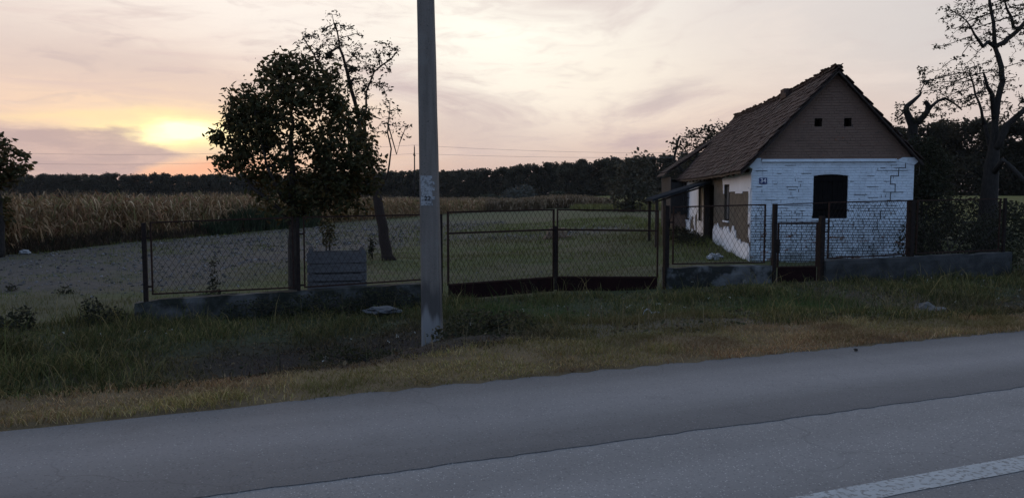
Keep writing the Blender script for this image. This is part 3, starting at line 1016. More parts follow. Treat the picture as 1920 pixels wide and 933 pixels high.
def corn_rows(X, Y, H, nl, seedcols, wmul=1.0):
    n = len(X)
    B = P3(X, Y, -0.02)
    lean = RNG.normal(0, 0.09, (n, 2))
    top = B + np.concatenate([lean * H[:, None], H[:, None]], 1)
    parts = []
    sw = 0.013 * wmul
    for ang in (0.3, 1.87):
        s = np.array([math.cos(ang), math.sin(ang), 0]) * sw
        V = np.stack([B - s, B + s, top + s * 0.3, top - s * 0.3], 1).reshape(-1, 3)
        F = (np.arange(n) * 4)[:, None] + np.array([[0, 1, 2, 3]])
        parts.append((V, [F], np.repeat(pick(n, seedcols), 4, 0)))
    # leaves
    m = n * nl
    idx = np.repeat(np.arange(n), nl)
    f = 0.12 + 0.80 * RNG.random(m)
    P0 = B[idx] + (top - B)[idx] * f[:, None]
    az = RNG.random(m) * 6.283
    d = np.stack([np.cos(az), np.sin(az), np.zeros(m)], -1)
    L = (0.50 + 0.45 * RNG.random(m)) * (1 - 0.35 * np.abs(f - 0.5))
    dry = RNG.random(m)
    rise = np.where(dry < 0.5, 0.45, 0.25) * (0.5 + RNG.random(m))
    w = (0.034 + 0.034 * RNG.random(m)) * wmul
    s = np.stack([-np.sin(az), np.cos(az), RNG.normal(0, 0.5, m)], -1) * (w / 2)[:, None]
    Lc = L[:, None]
    up = np.array([0, 0, 1.0])
    r = (rise * L)[:, None]
    drop = (np.where(dry < 0.5, 0.75, 0.15) * L * (0.5 + RNG.random(m)))[:, None]
    p1 = P0 + d * Lc * 0.35 + up * r
    p2 = P0 + d * Lc * 0.65 + up * (r * 0.8 - drop * 0.35)
    p3 = P0 + d * Lc * 0.85 + up * (r * 0.3 - drop)
    V = np.stack([P0 - s * 0.5, P0 + s * 0.5, p1 - s, p1 + s, p2 - s * 0.8, p2 + s * 0.8, p3], 1).reshape(-1, 3)
    k = (np.arange(m) * 7)[:, None]
    F = [np.concatenate([k + np.array([[0, 1, 3, 2]]), k + np.array([[2, 3, 5, 4]])]), k + np.array([[4, 5, 6]])]
    low = (1 - f)[:, None]
    C = pick(m, seedcols, 0.35)
    parts.append((V, F, np.repeat(C, 7, 0)))
    # tassels
    m = n * 4
    idx = np.repeat(np.arange(n), 4)
    az = RNG.random(m) * 6.283
    d = np.stack([np.cos(az), np.sin(az), np.zeros(m)], -1)
    P0 = top[idx]
    tip = P0 + d * (0.05 + 0.10 * RNG.random((m, 1))) + up * (0.10 + 0.16 * RNG.random((m, 1)))
    s = np.stack([-np.sin(az), np.cos(az), 0 * az], -1) * 0.008 * wmul
    V = np.stack([P0 - s, P0 + s, tip], 1).reshape(-1, 3)
    parts.append((V, [(np.arange(m) * 3)[:, None] + np.array([[0, 1, 2]])], np.repeat(pick(m, [(0.20, 0.145, 0.09)]), 3, 0)))
    return parts


def build_corn():
    cols = [(0.31, 0.190, 0.098), (0.35, 0.225, 0.120), (0.26, 0.158, 0.080), (0.20, 0.165, 0.066), (0.46, 0.33, 0.195), (0.17, 0.110, 0.060), (0.23, 0.118, 0.066), (0.16, 0.135, 0.056)]
    parts = []
    for lo, hi, depth, rho, nl, wm in ((-9, 22, 4.5, 8.0, 13, 1.0), (22, 60, 5.0, 4.6, 10, 1.25), (60, 104, 7.0, 2.4, 7, 1.9)):
        n = int((hi - lo) * depth * rho)
        s = lo + (hi - lo) * RNG.random(n)
        dd = depth * RNG.random(n) ** 1.2
        row = np.round(dd / 0.7) * 0.7 + RNG.normal(0, 0.08, n)
        row = row + 0.5 * (vnoise(s, 0 * s, 0.3, 4.0) - 0.4)
        X = -20.3 + 0.158 * s - 0.987 * row
        Y = 30.7 + 0.987 * s + 0.158 * row
        k = in_view(X, Y, 0.1)
        X, Y = X[k], Y[k]
        n = len(X)
        H = (2.05 + 0.35 * RNG.random(n) + 0.35 * (vnoise(X, Y, 0.35, 6) - 0.5)) * (1 - 0.12 * sstep(Y, 55, 110))
        parts += corn_rows(X, Y, H, nl, cols, wm)
    V, F, C = merge(parts)
    o = link('maize_field', npmesh('maize_field', V, F, 'blade', C))
    tag(o, 'ripe brown maize field standing left of the gravel yard', 'maize', kind='stuff')
    # weeds along the maize foot, their dark colour standing in for shade
    n = 15000
    s = -9 + 40 * RNG.random(n) ** 1.3
    off = RNG.random(n) * 1.3 - 0.5
    X = -20.3 + 0.158 * s + 0.987 * off
    Y = 30.7 + 0.987 * s - 0.158 * off
    k = in_view(X, Y, 0.1)
    X, Y = X[k], Y[k]
    n = len(X)
    H = (0.15 + 0.75 * RNG.random(n)) * (0.55 + 0.8 * vnoise(X, Y, 0.5, 18)) * (1 - 0.55 * sstep(off[k], 0.2, 0.8))
    V, F, C = blades(P3(X, Y), H, 0.02 + 0.025 * RNG.random(n), np.full(n, 0.55), [(0.045, 0.032, 0.022), (0.060, 0.042, 0.028), (0.036, 0.036, 0.020), (0.085, 0.055, 0.034)])
    o = link('shade_weeds', npmesh('shade_weeds', V, F, 'blade', C))
    tag(o, 'dark brown weeds along the foot of the maize, coloured for its shade', 'weeds', kind='stuff')
    # strip across the far end
    n = 2600
    X = -26 + 43 * RNG.random(n)
    Y = 128 + 14 * RNG.random(n) - 0.25 * X
    H = 1.75 + 0.5 * RNG.random(n) + 0.5 * (vnoise(X, Y, 0.12, 9) - 0.5)
    H = H * (1 - 0.4 * sstep(X, 11, 18))
    cols2 = [(0.21, 0.145, 0.09), (0.24, 0.17, 0.105), (0.17, 0.125, 0.07)]
    V, F, C = merge(corn_rows(X, Y, H, 7, cols2, 3.0))
    o = link('far_maize_field', npmesh('far_maize_field', V, F, 'blade', C))
    tag(o, 'distant strip of pale brown maize before the forest', 'maize', kind='stuff')
    # green weeds along the maize edge
    n = 5200
    s = 14 + 15 * RNG.random(n) ** 1.15
    off = 0.2 + 1.9 * RNG.random(n) * (0.4 + vnoise(s, 0 * s, 0.25, 3))
    X = -20.3 + 0.158 * s + 0.987 * (off - 0.6)
    Y = 30.7 + 0.987 * s - 0.158 * (off - 0.6)
    H = (0.9 + 1.1 * RNG.random(n)) * (0.5 + 0.9 * vnoise(X, Y, 0.25, 8)) * (1 - 0.3 * (off > 1.4)) * (0.45 + 0.55 * sstep(s, 14, 19)) * (0.6 + 0.4 * (s < 36))
    V, F, C = blades(P3(X, Y), H, 0.03 + 0.03 * RNG.random(n), np.full(n, 0.35), [(0.036, 0.050, 0.026), (0.050, 0.066, 0.034), (0.030, 0.040, 0.022)])
    o = link('green_weeds', npmesh('green_weeds', V, F, 'blade', C))
    tag(o, 'tall dark green weeds along the edge of the maize', 'weeds', kind='stuff')
    # yellow-green crop right of the far maize
    n = 6000
    X = 9 + 24 * RNG.random(n)
    Y = 96 + 26 * RNG.random(n)
    V, F, C = blades(P3(X, Y), 0.5 + 0.6 * RNG.random(n), 0.10 + 0.06 * RNG.random(n), np.full(n, 0.5), [(0.13, 0.125, 0.045), (0.16, 0.15, 0.055), (0.10, 0.10, 0.04)])
    o = link('yellow_crop', npmesh('yellow_crop', V, F, 'blade', C))
    tag(o, 'low yellow green crop at the right end of the far maize', 'crop', kind='stuff')


build_corn()


def build_forest():
    T = [-0.80, -0.30, -0.10, 0.05, 0.20, 0.42, 0.55, 0.80]
    D = [575, 545, 465, 415, 365, 215, 190, 178]
    TOP = [19.0, 19.0, 18.8, 20.5, 20.5, 20.0, 20.2, 20.2]
    t = -0.76
    Vs, Fs, Cs = [], [], []
    o = 0
    cols = [(0.070, 0.066, 0.046), (0.076, 0.070, 0.048), (0.064, 0.062, 0.044), (0.080, 0.070, 0.046)]
    while t < 0.76:
        d = float(np.interp(t, T, D))
        h0 = float(np.interp(t, T, TOP))
        for row in range(2):
            dd = d + row * 9 + random.uniform(-3, 3)
            x, y = t * dd + random.uniform(-2, 2), dd
            h = h0 * (0.90 + 0.03 * row) + random.gauss(0, 0.5) + 1.3 * noise.noise(Vector((t * 45.0, row * 0.4, 3.0))) + 0.7 * noise.noise(Vector((t * 140.0, row * 0.4, 8.0)))
            if random.random() < 0.04:
                h += random.uniform(1.0, 2.6)
            g = gz(x, y)
            small = d < 260
            n = 2400 if small else 1300
            r = random.uniform(3.4, 5.2)
            # several sub-crowns plus understorey down to the ground
            K = 7
            cx = RNG.normal(0, r * 0.45, (K, 2))
            cz = np.linspace(0.06, 0.88, K) * h
            cr = r * (0.70 + 0.35 * RNG.random(K)) * np.linspace(1.3, 0.62, K)
            ki = RNG.integers(0, K, n)
            q = RNG.normal(size=(n, 3))
            q /= np.linalg.norm(q, axis=1, keepdims=True)
            q *= RNG.random((n, 1)) ** 0.5
            P = np.stack([x + cx[ki, 0] + q[:, 0] * cr[ki], y + cx[ki, 1] + q[:, 1] * cr[ki], g + cz[ki] + q[:, 2] * cr[ki] * 0.85], -1)
            P[:, 2] = np.clip(P[:, 2], g + 0.3, None)
            size = (0.62 if small else 1.0) * (0.6 + 0.8 * RNG.random(n))
            shade = random.uniform(0.88, 1.12) * float(np.interp(t, [0.2, 0.45], [1.0, 0.62]))      # colour lowered towards the near wood
            c0 = [tuple(np.array(c) * shade) for c in cols]
            V, F, C = leaves(P, size, c0, 0.85, 0.1, 0.15, simple=True)
            Vs.append(V)
            Fs.append(F[0] + o)
            Cs.append(C)
            o += len(V)
        t += 3.2 / d
    ob = link('forest', npmesh('forest', np.concatenate(Vs), np.concatenate(Fs), 'far_leaf', np.concatenate(Cs)))
    tag(ob, 'long dark forest closing the fields along the horizon', 'forest', kind='stuff')


build_forest()

# ------------------------------------------------------------------ trees


def grow(skel, attract, step, infl, kill, iters, bias=(0, 0, 0.0)):
    """space colonisation from given limbs. skel: list of (xyz, parent, min_radius); returns nodes, parents, minr"""
    P = [np.array(p, dtype=float) for p, _, _ in skel]
    par = [q for _, q, _ in skel]
    minr = [r for _, _, r in skel]
    A = np.array(attract, dtype=float)
    N = np.array(P)
    D = np.linalg.norm(A[:, None] - N[None], axis=2)
    near, dist = D.argmin(1), D.min(1)
    bias = np.array(bias)
    for _ in range(iters):
        ok = dist < infl
        if not ok.any():
            break
        ids = np.unique(near[ok])
        new, newpar = [], []
        for i in ids:
            sel = ok & (near == i)
            d = A[sel] - P[i]
            d = (d / (np.linalg.norm(d, axis=1, keepdims=True) + 1e-9)).sum(0)
            d = d / (np.linalg.norm(d) + 1e-9) + bias + RNG.normal(0, 0.12, 3)
            d /= np.linalg.norm(d) + 1e-9
            new.append(P[i] + d * step)
            newpar.append(int(i))
        base = len(P)
        P += new
        par += newpar
        minr += [0.0] * len(new)
        nn = np.array(new)
        D = np.linalg.norm(A[:, None] - nn[None], axis=2)
        j, dm = D.argmin(1), D.min(1)
        upd = dm < dist
        near = np.where(upd, base + j, near)
        dist = np.where(upd, dm, dist)
        keep = dist > kill
        A, near, dist = A[keep], near[keep], dist[keep]
        if len(A) == 0 or len(P) > 9000:
            break
    return P, par, minr


def radii(P, par, minr, tip, p):
    n = len(P)
    acc = np.zeros(n)
    r = np.zeros(n)
    for i in range(n - 1, -1, -1):
        r[i] = max(tip, acc[i] ** (1 / p) if acc[i] > 0 else tip)
        if par[i] >= 0:
            acc[par[i]] += r[i] ** p
    return np.maximum(r, np.array(minr))


def wood_meshes(P, par, r, thick):
    """two MBs: limbs thicker than thick, and thinner twigs"""
    n = len(P)
    kids = [[] for _ in range(n)]
    for i, q in enumerate(par):
        if q >= 0:
            kids[q].append(i)
    big, small = MB(), MB()
    starts = [(i, None) for i in range(n) if par[i] < 0]
    while starts:
        i, frm = starts.pop()
        chain = ([frm] if frm is not None else []) + [i]
        while kids[i]:
            ks = sorted(kids[i], key=lambda q: -r[q])
            for q in ks[1:]:
                starts.append((q, i))
            i = ks[0]
            chain.append(i)
        if len(chain) < 2:
            continue
        rr = [r[c] for c in chain]
        if frm is not None:
            rr[0] = min(rr[0], rr[1] * 1.25)
        # split where it gets thin
        k = 0
        while k < len(chain) and rr[k] >= thick:
            k += 1
        if k >= 2:
            big.tube([P[c] for c in chain[:k + 1]], rr[:k + 1], 8)
            if k + 1 < len(chain):
                small.tube([P[c] for c in chain[k:]], rr[k:], 4)
        else:
            small.tube([P[c] for c in chain], rr, 4)
    return big, small


def ellipsoid(n, c, rad, shell=0.0):
    q = RNG.normal(size=(n, 3))
    q /= np.linalg.norm(q, axis=1, keepdims=True)
    q *= (shell + (1 - shell) * RNG.random((n, 1)) ** 0.4)
    return np.array(c) + q * np.array(rad)


def limb(skel, pts, parent, r0, r1):
    """append a limb polyline to a skeleton, return its last index"""
    last = parent
    n = len(pts)
    for i, p in enumerate(pts):
        skel.append((p, last, r0 + (r1 - r0) * i / max(1, n - 1)))
        last = len(skel) - 1
    return last


def densify(pts, step, wob=0.0):
    out = [Vector(pts[0])]
    for a, b in zip(pts[:-1], pts[1:]):
        a, b = Vector(a), Vector(b)
        k = max(1, int((b - a).length / step))
        for i in range(1, k + 1):
            p = a.lerp(b, i / k)
            if wob:
                p = p + Vector((random.gauss(0, wob), random.gauss(0, wob), random.gauss(0, wob * 0.5)))
            out.append(p)
    return [tuple(p) for p in out]


def tree(name, label, loc, skel, attract, step, infl, kill, iters, tip, p, thick, bark, leaf_n, leaf_size, cols, aspect=0.5, droop=0.4,
         leaf_r=0.02, spread=0.06, group=None, keep=None, per=None, simple=False, bias=(0, 0, 0), cat='tree'):
    root = empty(name, loc)
    tag(root, label, cat, group)
    P, par, minr = grow(skel, attract, step, infl, kill, iters, bias)
    r = radii(P, par, minr, tip, p)
    big, small = wood_meshes(P, par, r, thick)
    off = Vector(loc)
    for mb in (big, small):
        mb.v = [tuple(Vector(q) - off) for q in mb.v]
    if big.v:
        big.build('trunk', bark, root, True)
    if small.v:
        tag(small.build('branches', bark, root, True), kind='stuff')
    PA = np.array(P)
    cand = np.where(r < leaf_r)[0]
    if keep is not None:
        cand = cand[keep(PA[cand])]
    if leaf_n and len(cand):
        i = cand[RNG.integers(0, len(cand), leaf_n)]
        Q = PA[i] + RNG.normal(0, spread, (leaf_n, 3)) - np.array(loc)
        V, F, C = leaves(Q, leaf_size * (0.40 + 1.0 * RNG.random(leaf_n)), cols, aspect, droop, 0.3, simple)
        link('crown', npmesh('crown', V, F, 'leaf', C), root)
    return root


LEAF_DARK = [(0.050, 0.050, 0.018), (0.062, 0.058, 0.022), (0.072, 0.056, 0.022), (0.040, 0.042, 0.016), (0.100, 0.066, 0.022)]
LEAF_SPARSE = [(0.045, 0.042, 0.026), (0.060, 0.052, 0.030), (0.036, 0.036, 0.022)]


def build_trees():
    global RNG
    RNG = np.random.default_rng(21)
    random.seed(21)
    # broad young walnut behind the first fence bay
    bx, by = -4.40, 15.6
    b0 = gz(bx, by) - 0.05
    sk = []
    t = limb(sk, densify([(bx - 0.02, by, b0), (bx - 0.03, by, 0.3), (bx - 0.02, by, 0.95), (bx, by, 1.4)], 0.2, 0.008), -1, 0.118, 0.085)
    a = limb(sk, densify([(bx - 0.03, by, 1.7), (bx - 0.05, by + 0.05, 2.6), (bx + 0.03, by, 3.5), (bx - 0.02, by, 4.0)], 0.2, 0.015), t, 0.075, 0.012)
    limb(sk, densify([(bx - 0.15, by - 0.1, 1.25), (bx - 0.5, by - 0.2, 1.6), (bx - 0.95, by - 0.3, 2.1), (bx - 1.2, by - 0.2, 2.9)], 0.2, 0.02), t - 2, 0.045, 0.012)
    limb(sk, densify([(bx + 0.2, by + 0.1, 1.3), (bx + 0.6, by + 0.1, 1.65), (bx + 1.0, by, 2.1), (bx + 1.2, by, 2.8)], 0.2, 0.02), t - 1, 0.050, 0.012)
    limb(sk, densify([(bx + 0.1, by + 0.25, 1.6), (bx + 0.35, by + 0.6, 2.3), (bx + 0.4, by + 0.8, 3.1)], 0.2, 0.02), t, 0.040, 0.012)
    limb(sk, densify([(bx - 0.15, by - 0.25, 1.6), (bx - 0.4, by - 0.6, 2.4), (bx - 0.5, by - 0.7, 3.2)], 0.2, 0.02), t, 0.040, 0.012)
    at = np.concatenate([
        ellipsoid(420, (bx - 0.02, by, 3.10), (1.22, 1.0, 1.22), 0.3),
        ellipsoid(190, (bx - 0.80, by - 0.1, 2.70), (0.60, 0.7, 0.85), 0.3),
        ellipsoid(220, (bx + 1.00, by, 2.35), (0.72, 0.8, 0.85), 0.3),
        ellipsoid(45, (bx - 1.12, by, 3.30), (0.25, 0.4, 0.40)),
        ellipsoid(60, (bx + 0.0, by, 4.15), (0.55, 0.5, 0.36)),
        ellipsoid(40, (bx + 0.6, by, 3.95), (0.40, 0.4, 0.3)),
        ellipsoid(190, (bx + 0.30, by, 1.55), (1.30, 0.8, 0.42)),
        ellipsoid(60, (bx + 1.45, by, 2.1), (0.35, 0.5, 0.5)),
        ellipsoid(24, (bx - 1.42, by, 2.30), (0.24, 0.3, 0.22)),
        ellipsoid(40, (bx + 0.1, by, 2.95), (1.60, 0.9, 1.50), 0.85),
    ])
    gap = np.array([(-0.28, 2.55, 0.20), (0.22, 2.35, 0.17), (-0.62, 2.35, 0.15), (-0.15, 2.05, 0.16), (0.05, 2.75, 0.14), (0.45, 2.95, 0.12)])
    def keep(Q):
        k = np.ones(len(Q), bool)
        for gx, gzz, gr in gap:
            k &= ((Q[:, 0] - bx - gx) ** 2 + (Q[:, 2] - gzz) ** 2) > (gr * 0.85) ** 2
        k &= RNG.random(len(Q)) < np.where(Q[:, 2] < 1.75, 0.85, 1.0)
        return k
    tree('walnut_tree', 'dense dark leafy tree standing right behind the left fence', (bx, by, b0), sk, at, 0.09, 1.3, 0.12, 60, 0.0045, 2.3, 0.03, 'bark',
         15500, 0.108, LEAF_DARK, 0.50, 0.6, 0.014, 0.085, keep=keep)

    # leaning old plum further back, thin crown
    by = 27.0
    def q(px, py, dy=0.0):
        Y = by + dy
        return ((px - 960) / 1450 * Y, Y, 1.65 + (365 - py) / 1450 * Y)
    b0 = gz(-4.38, by) - 0.06
    sk = []
    t = limb(sk, densify([(-4.30, by, b0), (-4.38, by, b0 + 0.25), q(718, 430), q(711, 392), q(709, 372)], 0.2, 0.01), -1, 0.21, 0.165)
    sk[0] = (sk[0][0], -1, 0.29)
    t2 = limb(sk, densify([q(705, 352), q(697, 320), q(688, 290)], 0.2, 0.02), t, 0.10, 0.075)
    limb(sk, densify([q(676, 235, 0.2), q(668, 190, 0.2), q(655, 140, 0), q(640, 80), q(630, 35)], 0.25, 0.02), t2, 0.060, 0.012)
    limb(sk, densify([q(686, 220), q(690, 175, 0.3), q(705, 140, 0.4), q(735, 115, 0.5), q(748, 102, 0.5)], 0.25, 0.02), t2, 0.050, 0.012)
    limb(sk, densify([q(660, 240), q(630, 190, -0.3), q(600, 120, -0.4), q(575, 75, -0.4)], 0.25, 0.02), t2, 0.045, 0.012)
    limb(sk, densify([q(728, 325), q(735, 280), q(728, 235), q(735, 195)], 0.25, 0.02), t, 0.035, 0.012)
    limb(sk, densify([q(745, 290), q(752, 265), q(762, 240)], 0.25, 0.02), len(sk) - 4, 0.02, 0.010)
    def el(n, px, py, rx, rz, ry=1.0):
        c = q(px, py)
        return ellipsoid(n, c, (rx * by / 1450, ry, rz * by / 1450))
    at = np.concatenate([el(300, 640, 110, 64, 64), el(200, 690, 150, 50, 62), el(110, 725, 105, 28, 30, 0.6), el(40, 632, 42, 18, 24, 0.4),
                         el(60, 590, 85, 32, 30, 0.7), el(60, 735, 225, 24, 34, 0.5), el(20, 762, 248, 12, 22, 0.3), el(70, 680, 240, 40, 50)])
    tree('plum_tree', 'thin sparse tree with a leaning reddish trunk behind the leafy tree', (-4.38, by, b0), sk, at, 0.13, 2.0, 0.17, 55, 0.0075, 2.45, 0.055, 'red_bark',
         2900, 0.105, LEAF_SPARSE, 0.45, 0.35, 0.02, 0.05)

    # tree cut by the left edge of the picture, before the maize
    by = 29.0
    bx = -19.25
    b0 = gz(bx, by) - 0.05
    sk = []
    t = limb(sk, densify([(bx, by, b0), (bx + 0.1, by, 0.8), (bx, by, 2.0), (bx - 0.1, by, 3.2), (bx, by, 3.9)], 0.3, 0.03), -1, 0.16, 0.02)
    at = np.concatenate([ellipsoid(330, (bx - 0.1, by, 2.85), (1.15, 1.1, 1.0), 0.3), ellipsoid(120, (bx - 0.6, by, 1.3), (1.0, 1.0, 1.2), 0.3), ellipsoid(36, (bx + 0.95, by, 2.75), (0.42, 0.4, 0.5))])
    tree('field_tree', 'dark bushy tree before the maize at the left picture edge', (bx, by, b0), sk, at, 0.18, 2.0, 0.25, 40, 0.008, 2.4, 0.05, 'dark_bark',
         2600, 0.19, LEAF_DARK, 0.6, 0.4, 0.03, 0.10)

    # big old tree right of the house
    by = 24.0
    b0 = gz(14.75, by) - 0.1
    sk = []
    t = limb(sk, densify([(14.75, by, b0), q(1850, 420), q(1853, 330), q(1857, 262), q(1858, 231)], 0.25, 0.015), -1, 0.36, 0.235)
    for i in range(len(sk)):
        zz = sk[i][0][2]
        sk[i] = (sk[i][0], sk[i][1], float(np.interp(zz, [b0, 0.5, 2.6, 3.4, 3.9], [0.38, 0.29, 0.21, 0.12, 0.10])))
    t1 = limb(sk, densify([q(1861, 189), q(1869, 156), q(1865, 130), q(1857, 108), q(1851, 92)], 0.2, 0.01), t, 0.090, 0.070)
    ta = limb(sk, densify([q(1866, 86, 0.2), q(1886, 70, 0.4), q(1903, 52, 0.5), q(1913, 38, 0.5), q(1922, 20, 0.6), q(1945, -10, 0.6), q(1960, -70, 0.6)], 0.2, 0.015), t1, 0.075, 0.025)
    limb(sk, densify([q(1912, 20, 0.4), q(1908, -10, 0.3), q(1900, -60, 0.2)], 0.2, 0.01), ta - 5, 0.05, 0.02)
    limb(sk, densify([q(1849, 70), q(1846, 48), q(1838, 15), q(1832, -25), q(1828, -80)], 0.2, 0.01), t1, 0.055, 0.015)
    limb(sk, densify([q(1838, 84), q(1829, 92, -0.2), q(1812, 70, -0.4), q(1795, 45, -0.5)], 0.2, 0.01), t1, 0.06, 0.015)
    limb(sk, densify([q(1884, 58, 0.2), q(1880, 40, 0.1), q(1870, 25, 0), q(1862, -5)], 0.2, 0.01), ta - 12, 0.05, 0.015)
    limb(sk, densify([q(1850, 180), q(1840, 165, -0.2), q(1836, 150, -0.3), q(1832, 140, -0.4)], 0.2, 0.008), t, 0.07, 0.03)
    limb(sk, densify([q(1866, 275, -0.2), q(1872, 252, -0.3), q(1882, 235, -0.3), q(1898, 219, -0.4), q(1920, 202, -0.4), q(1950, 190, -0.4), q(1985, 150, -0.3)], 0.2, 0.012), t - 3, 0.105, 0.045)
    limb(sk, densify([q(1876, 300, -0.6), q(1895, 318, -0.9), q(1925, 345, -1.1)], 0.2, 0.01), t - 6, 0.08, 0.05)
    limb(sk, densify([q(1846, 262, 0.3), q(1834, 222, 0.4), q(1825, 195, 0.5), q(1815, 165, 0.5), q(1806, 140, 0.5)], 0.2, 0.012), t - 4, 0.06, 0.015)
    def el2(n, px, py, rx, rz, ry=1.2):
        return ellipsoid(n, q(px, py), (rx * by / 1450, ry, rz * by / 1450))
    at = np.concatenate([el2(420, 1835, 40, 80, 62), el2(200, 1900, 0, 60, 60), el2(380, 1800, 160, 75, 55), el2(60, 1750, 165, 40, 32, 0.7), el2(70, 1890, 150, 45, 60),
                         el2(40, 1765, 30, 25, 22, 0.6), el2(26, 1752, 92, 24, 8, 0.4), el2(60, 1880, 210, 45, 35), el2(80, 1860, -60, 90, 50), el2(60, 1960, 100, 50, 70)])
    tree('old_pear_tree', 'tall old bare limbed tree right of the white house', (14.75, by, b0), sk, at, 0.10, 1.9, 0.14, 60, 0.0056, 2.5, 0.05, 'dark_bark',
         4600, 0.08, LEAF_SPARSE, 0.5, 0.4, 0.016, 0.035)

    # broken stump limbs beside the roof
    by = 25.6
    b0 = gz(13.2, by) - 0.1
    sk = []
    t = limb(sk, densify([(13.25, by, b0), q(1712, 380), q(1710, 300), q(1706, 250), q(1704, 236)], 0.3, 0.02), -1, 0.24, 0.15)
    limb(sk, densify([q(1697, 222), q(1691, 209), q(1693, 201), q(1704, 192), q(1716, 180)], 0.12, 0.008), t, 0.115, 0.045)
    t2 = limb(sk, densify([q(1714, 230), q(1724, 220), q(1731, 211), q(1732, 200), q(1727, 193)], 0.12, 0.008), t, 0.11, 0.075)
    limb(sk, densify([q(1740, 200), q(1750, 192), q(1762, 186), q(1780, 196), q(1795, 208)], 0.12, 0.008), t2 - 3, 0.05, 0.02)
    limb(sk, densify([q(1688, 212), q(1681, 219), q(1676, 224)], 0.12, 0.008), t + 4, 0.03, 0.015)
    at = np.concatenate([el2(45, 1700, 222, 30, 22, 0.6), el2(50, 1748, 205, 34, 26, 0.6), el2(30, 1680, 215, 14, 22, 0.5), el2(30, 1722, 150, 20, 28, 0.5)])
    tree('broken_tree', 'old tree with two broken curved limb stumps beside the roof', (13.25, by, b0), sk, at, 0.12, 1.5, 0.18, 26, 0.006, 2.5, 0.05, 'dark_bark',
         700, 0.085, LEAF_SPARSE, 0.55, 0.4, 0.016, 0.04)

    # thin tree showing over the far end of the roof
    by = 43.0
    b0 = gz(9.9, by)
    sk = []
    t = limb(sk, densify([(9.9, by, b0), (9.8, by, 1.6), q(1300, 320), q(1305, 290)], 0.35, 0.03), -1, 0.14, 0.07)
    limb(sk, densify([q(1316, 270), q(1330, 248), q(1345, 232)], 0.3, 0.02), t, 0.04, 0.015)
    limb(sk, densify([q(1292, 300), q(1282, 280), q(1272, 268)], 0.3, 0.02), t - 1, 0.04, 0.015)
    limb(sk, densify([q(1262, 300), q(1266, 280), q(1271, 258)], 0.3, 0.01), t - 4, 0.075, 0.055)
    at = np.concatenate([el2(110, 1318, 262, 40, 28, 1.2), el2(40, 1268, 272, 14, 20, 0.7), el2(50, 1290, 285, 30, 20, 1.0), el2(50, 1340, 250, 22, 18, 1.0)])
    tree('orchard_tree', 'twiggy thin tree showing above the far end of the roof', (9.9, by, b0), sk, at, 0.22, 3.0, 0.3, 30, 0.012, 2.5, 0.06, 'dark_bark',
         900, 0.17, LEAF_SPARSE, 0.6, 0.4, 0.03, 0.14)

    # bushy tree in front of the forest
    by = 92.0
    bx = 14.2
    b0 = gz(bx, by)
    sk = []
    limb(sk, densify([(bx, by, b0), (bx + 0.2, by, 2.0), (bx, by, 5.0)], 0.5, 0.05), -1, 0.28, 0.1)
    at = np.concatenate([ellipsoid(220, (bx, by, 1.9), (2.9, 2.5, 2.4), 0.3), ellipsoid(90, (bx - 0.6, by, 4.3), (1.6, 1.2, 1.3)), ellipsoid(60, (bx + 1.3, by, 4.9), (1.1, 1.0, 1.1)), ellipsoid(30, (bx + 0.4, by, 6.1), (1.6, 1.0, 0.5))])
    tree('meadow_tree', 'loose topped bushy tree standing in front of the far forest', (bx, by, b0), sk, at, 0.4, 5.0, 0.5, 30, 0.02, 2.4, 0.1, 'dark_bark',
         2300, 0.40, [(0.070, 0.066, 0.045), (0.085, 0.076, 0.052)], 0.7, 0.2, 0.08, 0.35, simple=True)


build_trees()


def bush(name, label, loc, lobes, n, size, cols, stems=6, aspect=0.55, group=None, cat='bush', shell=0.35, mat_='leaf'):
    """leafy shrub: lobes are (dx, dy, z, rx, ry, rz) above the foot"""
    x, y = loc
    z = gz(x, y) - 0.03
    root = empty(name, (x, y, z))
    tag(root, label, cat, group)
    w = np.array([l[3] * l[4] * l[5] for l in lobes]) ** 0.67
    cnt = (n * w / w.sum()).astype(int)
    P = np.concatenate([ellipsoid(c, l[:3], l[3:], shell) for c, l in zip(cnt, lobes)])
    P = P[P[:, 2] > 0.02]
    V, F, C = leaves(P, size * (0.55 + 0.8 * RNG.random(len(P))), cols, aspect, 0.15, 0.35, simple=size > 0.3)
    link('foliage', npmesh('foliage', V, F, mat_, C), root)
    mb = MB()
    for i in range(stems):
        l = random.choice(lobes)
        e = Vector((l[0] + random.uniform(-0.6, 0.6) * l[3], l[1] + random.uniform(-0.6, 0.6) * l[4], l[2] + random.uniform(0.1, 0.8) * l[5]))
        s = Vector((random.uniform(-0.1, 0.1) * l[3], random.uniform(-0.1, 0.1), 0))
        mid = s.lerp(e, 0.5) + Vector((random.uniform(-0.1, 0.1), random.uniform(-0.1, 0.1), 0.05)) * l[5]
        r = 0.012 + 0.012 * l[5]
        mb.tube([s, mid, e], [r, r * 0.7, r * 0.3], 5)
    mb.build('stems', 'dark_bark', root, True)
    return root


BUSH = [(0.026, 0.028, 0.015), (0.032, 0.033, 0.018), (0.022, 0.024, 0.013), (0.038, 0.034, 0.020)]


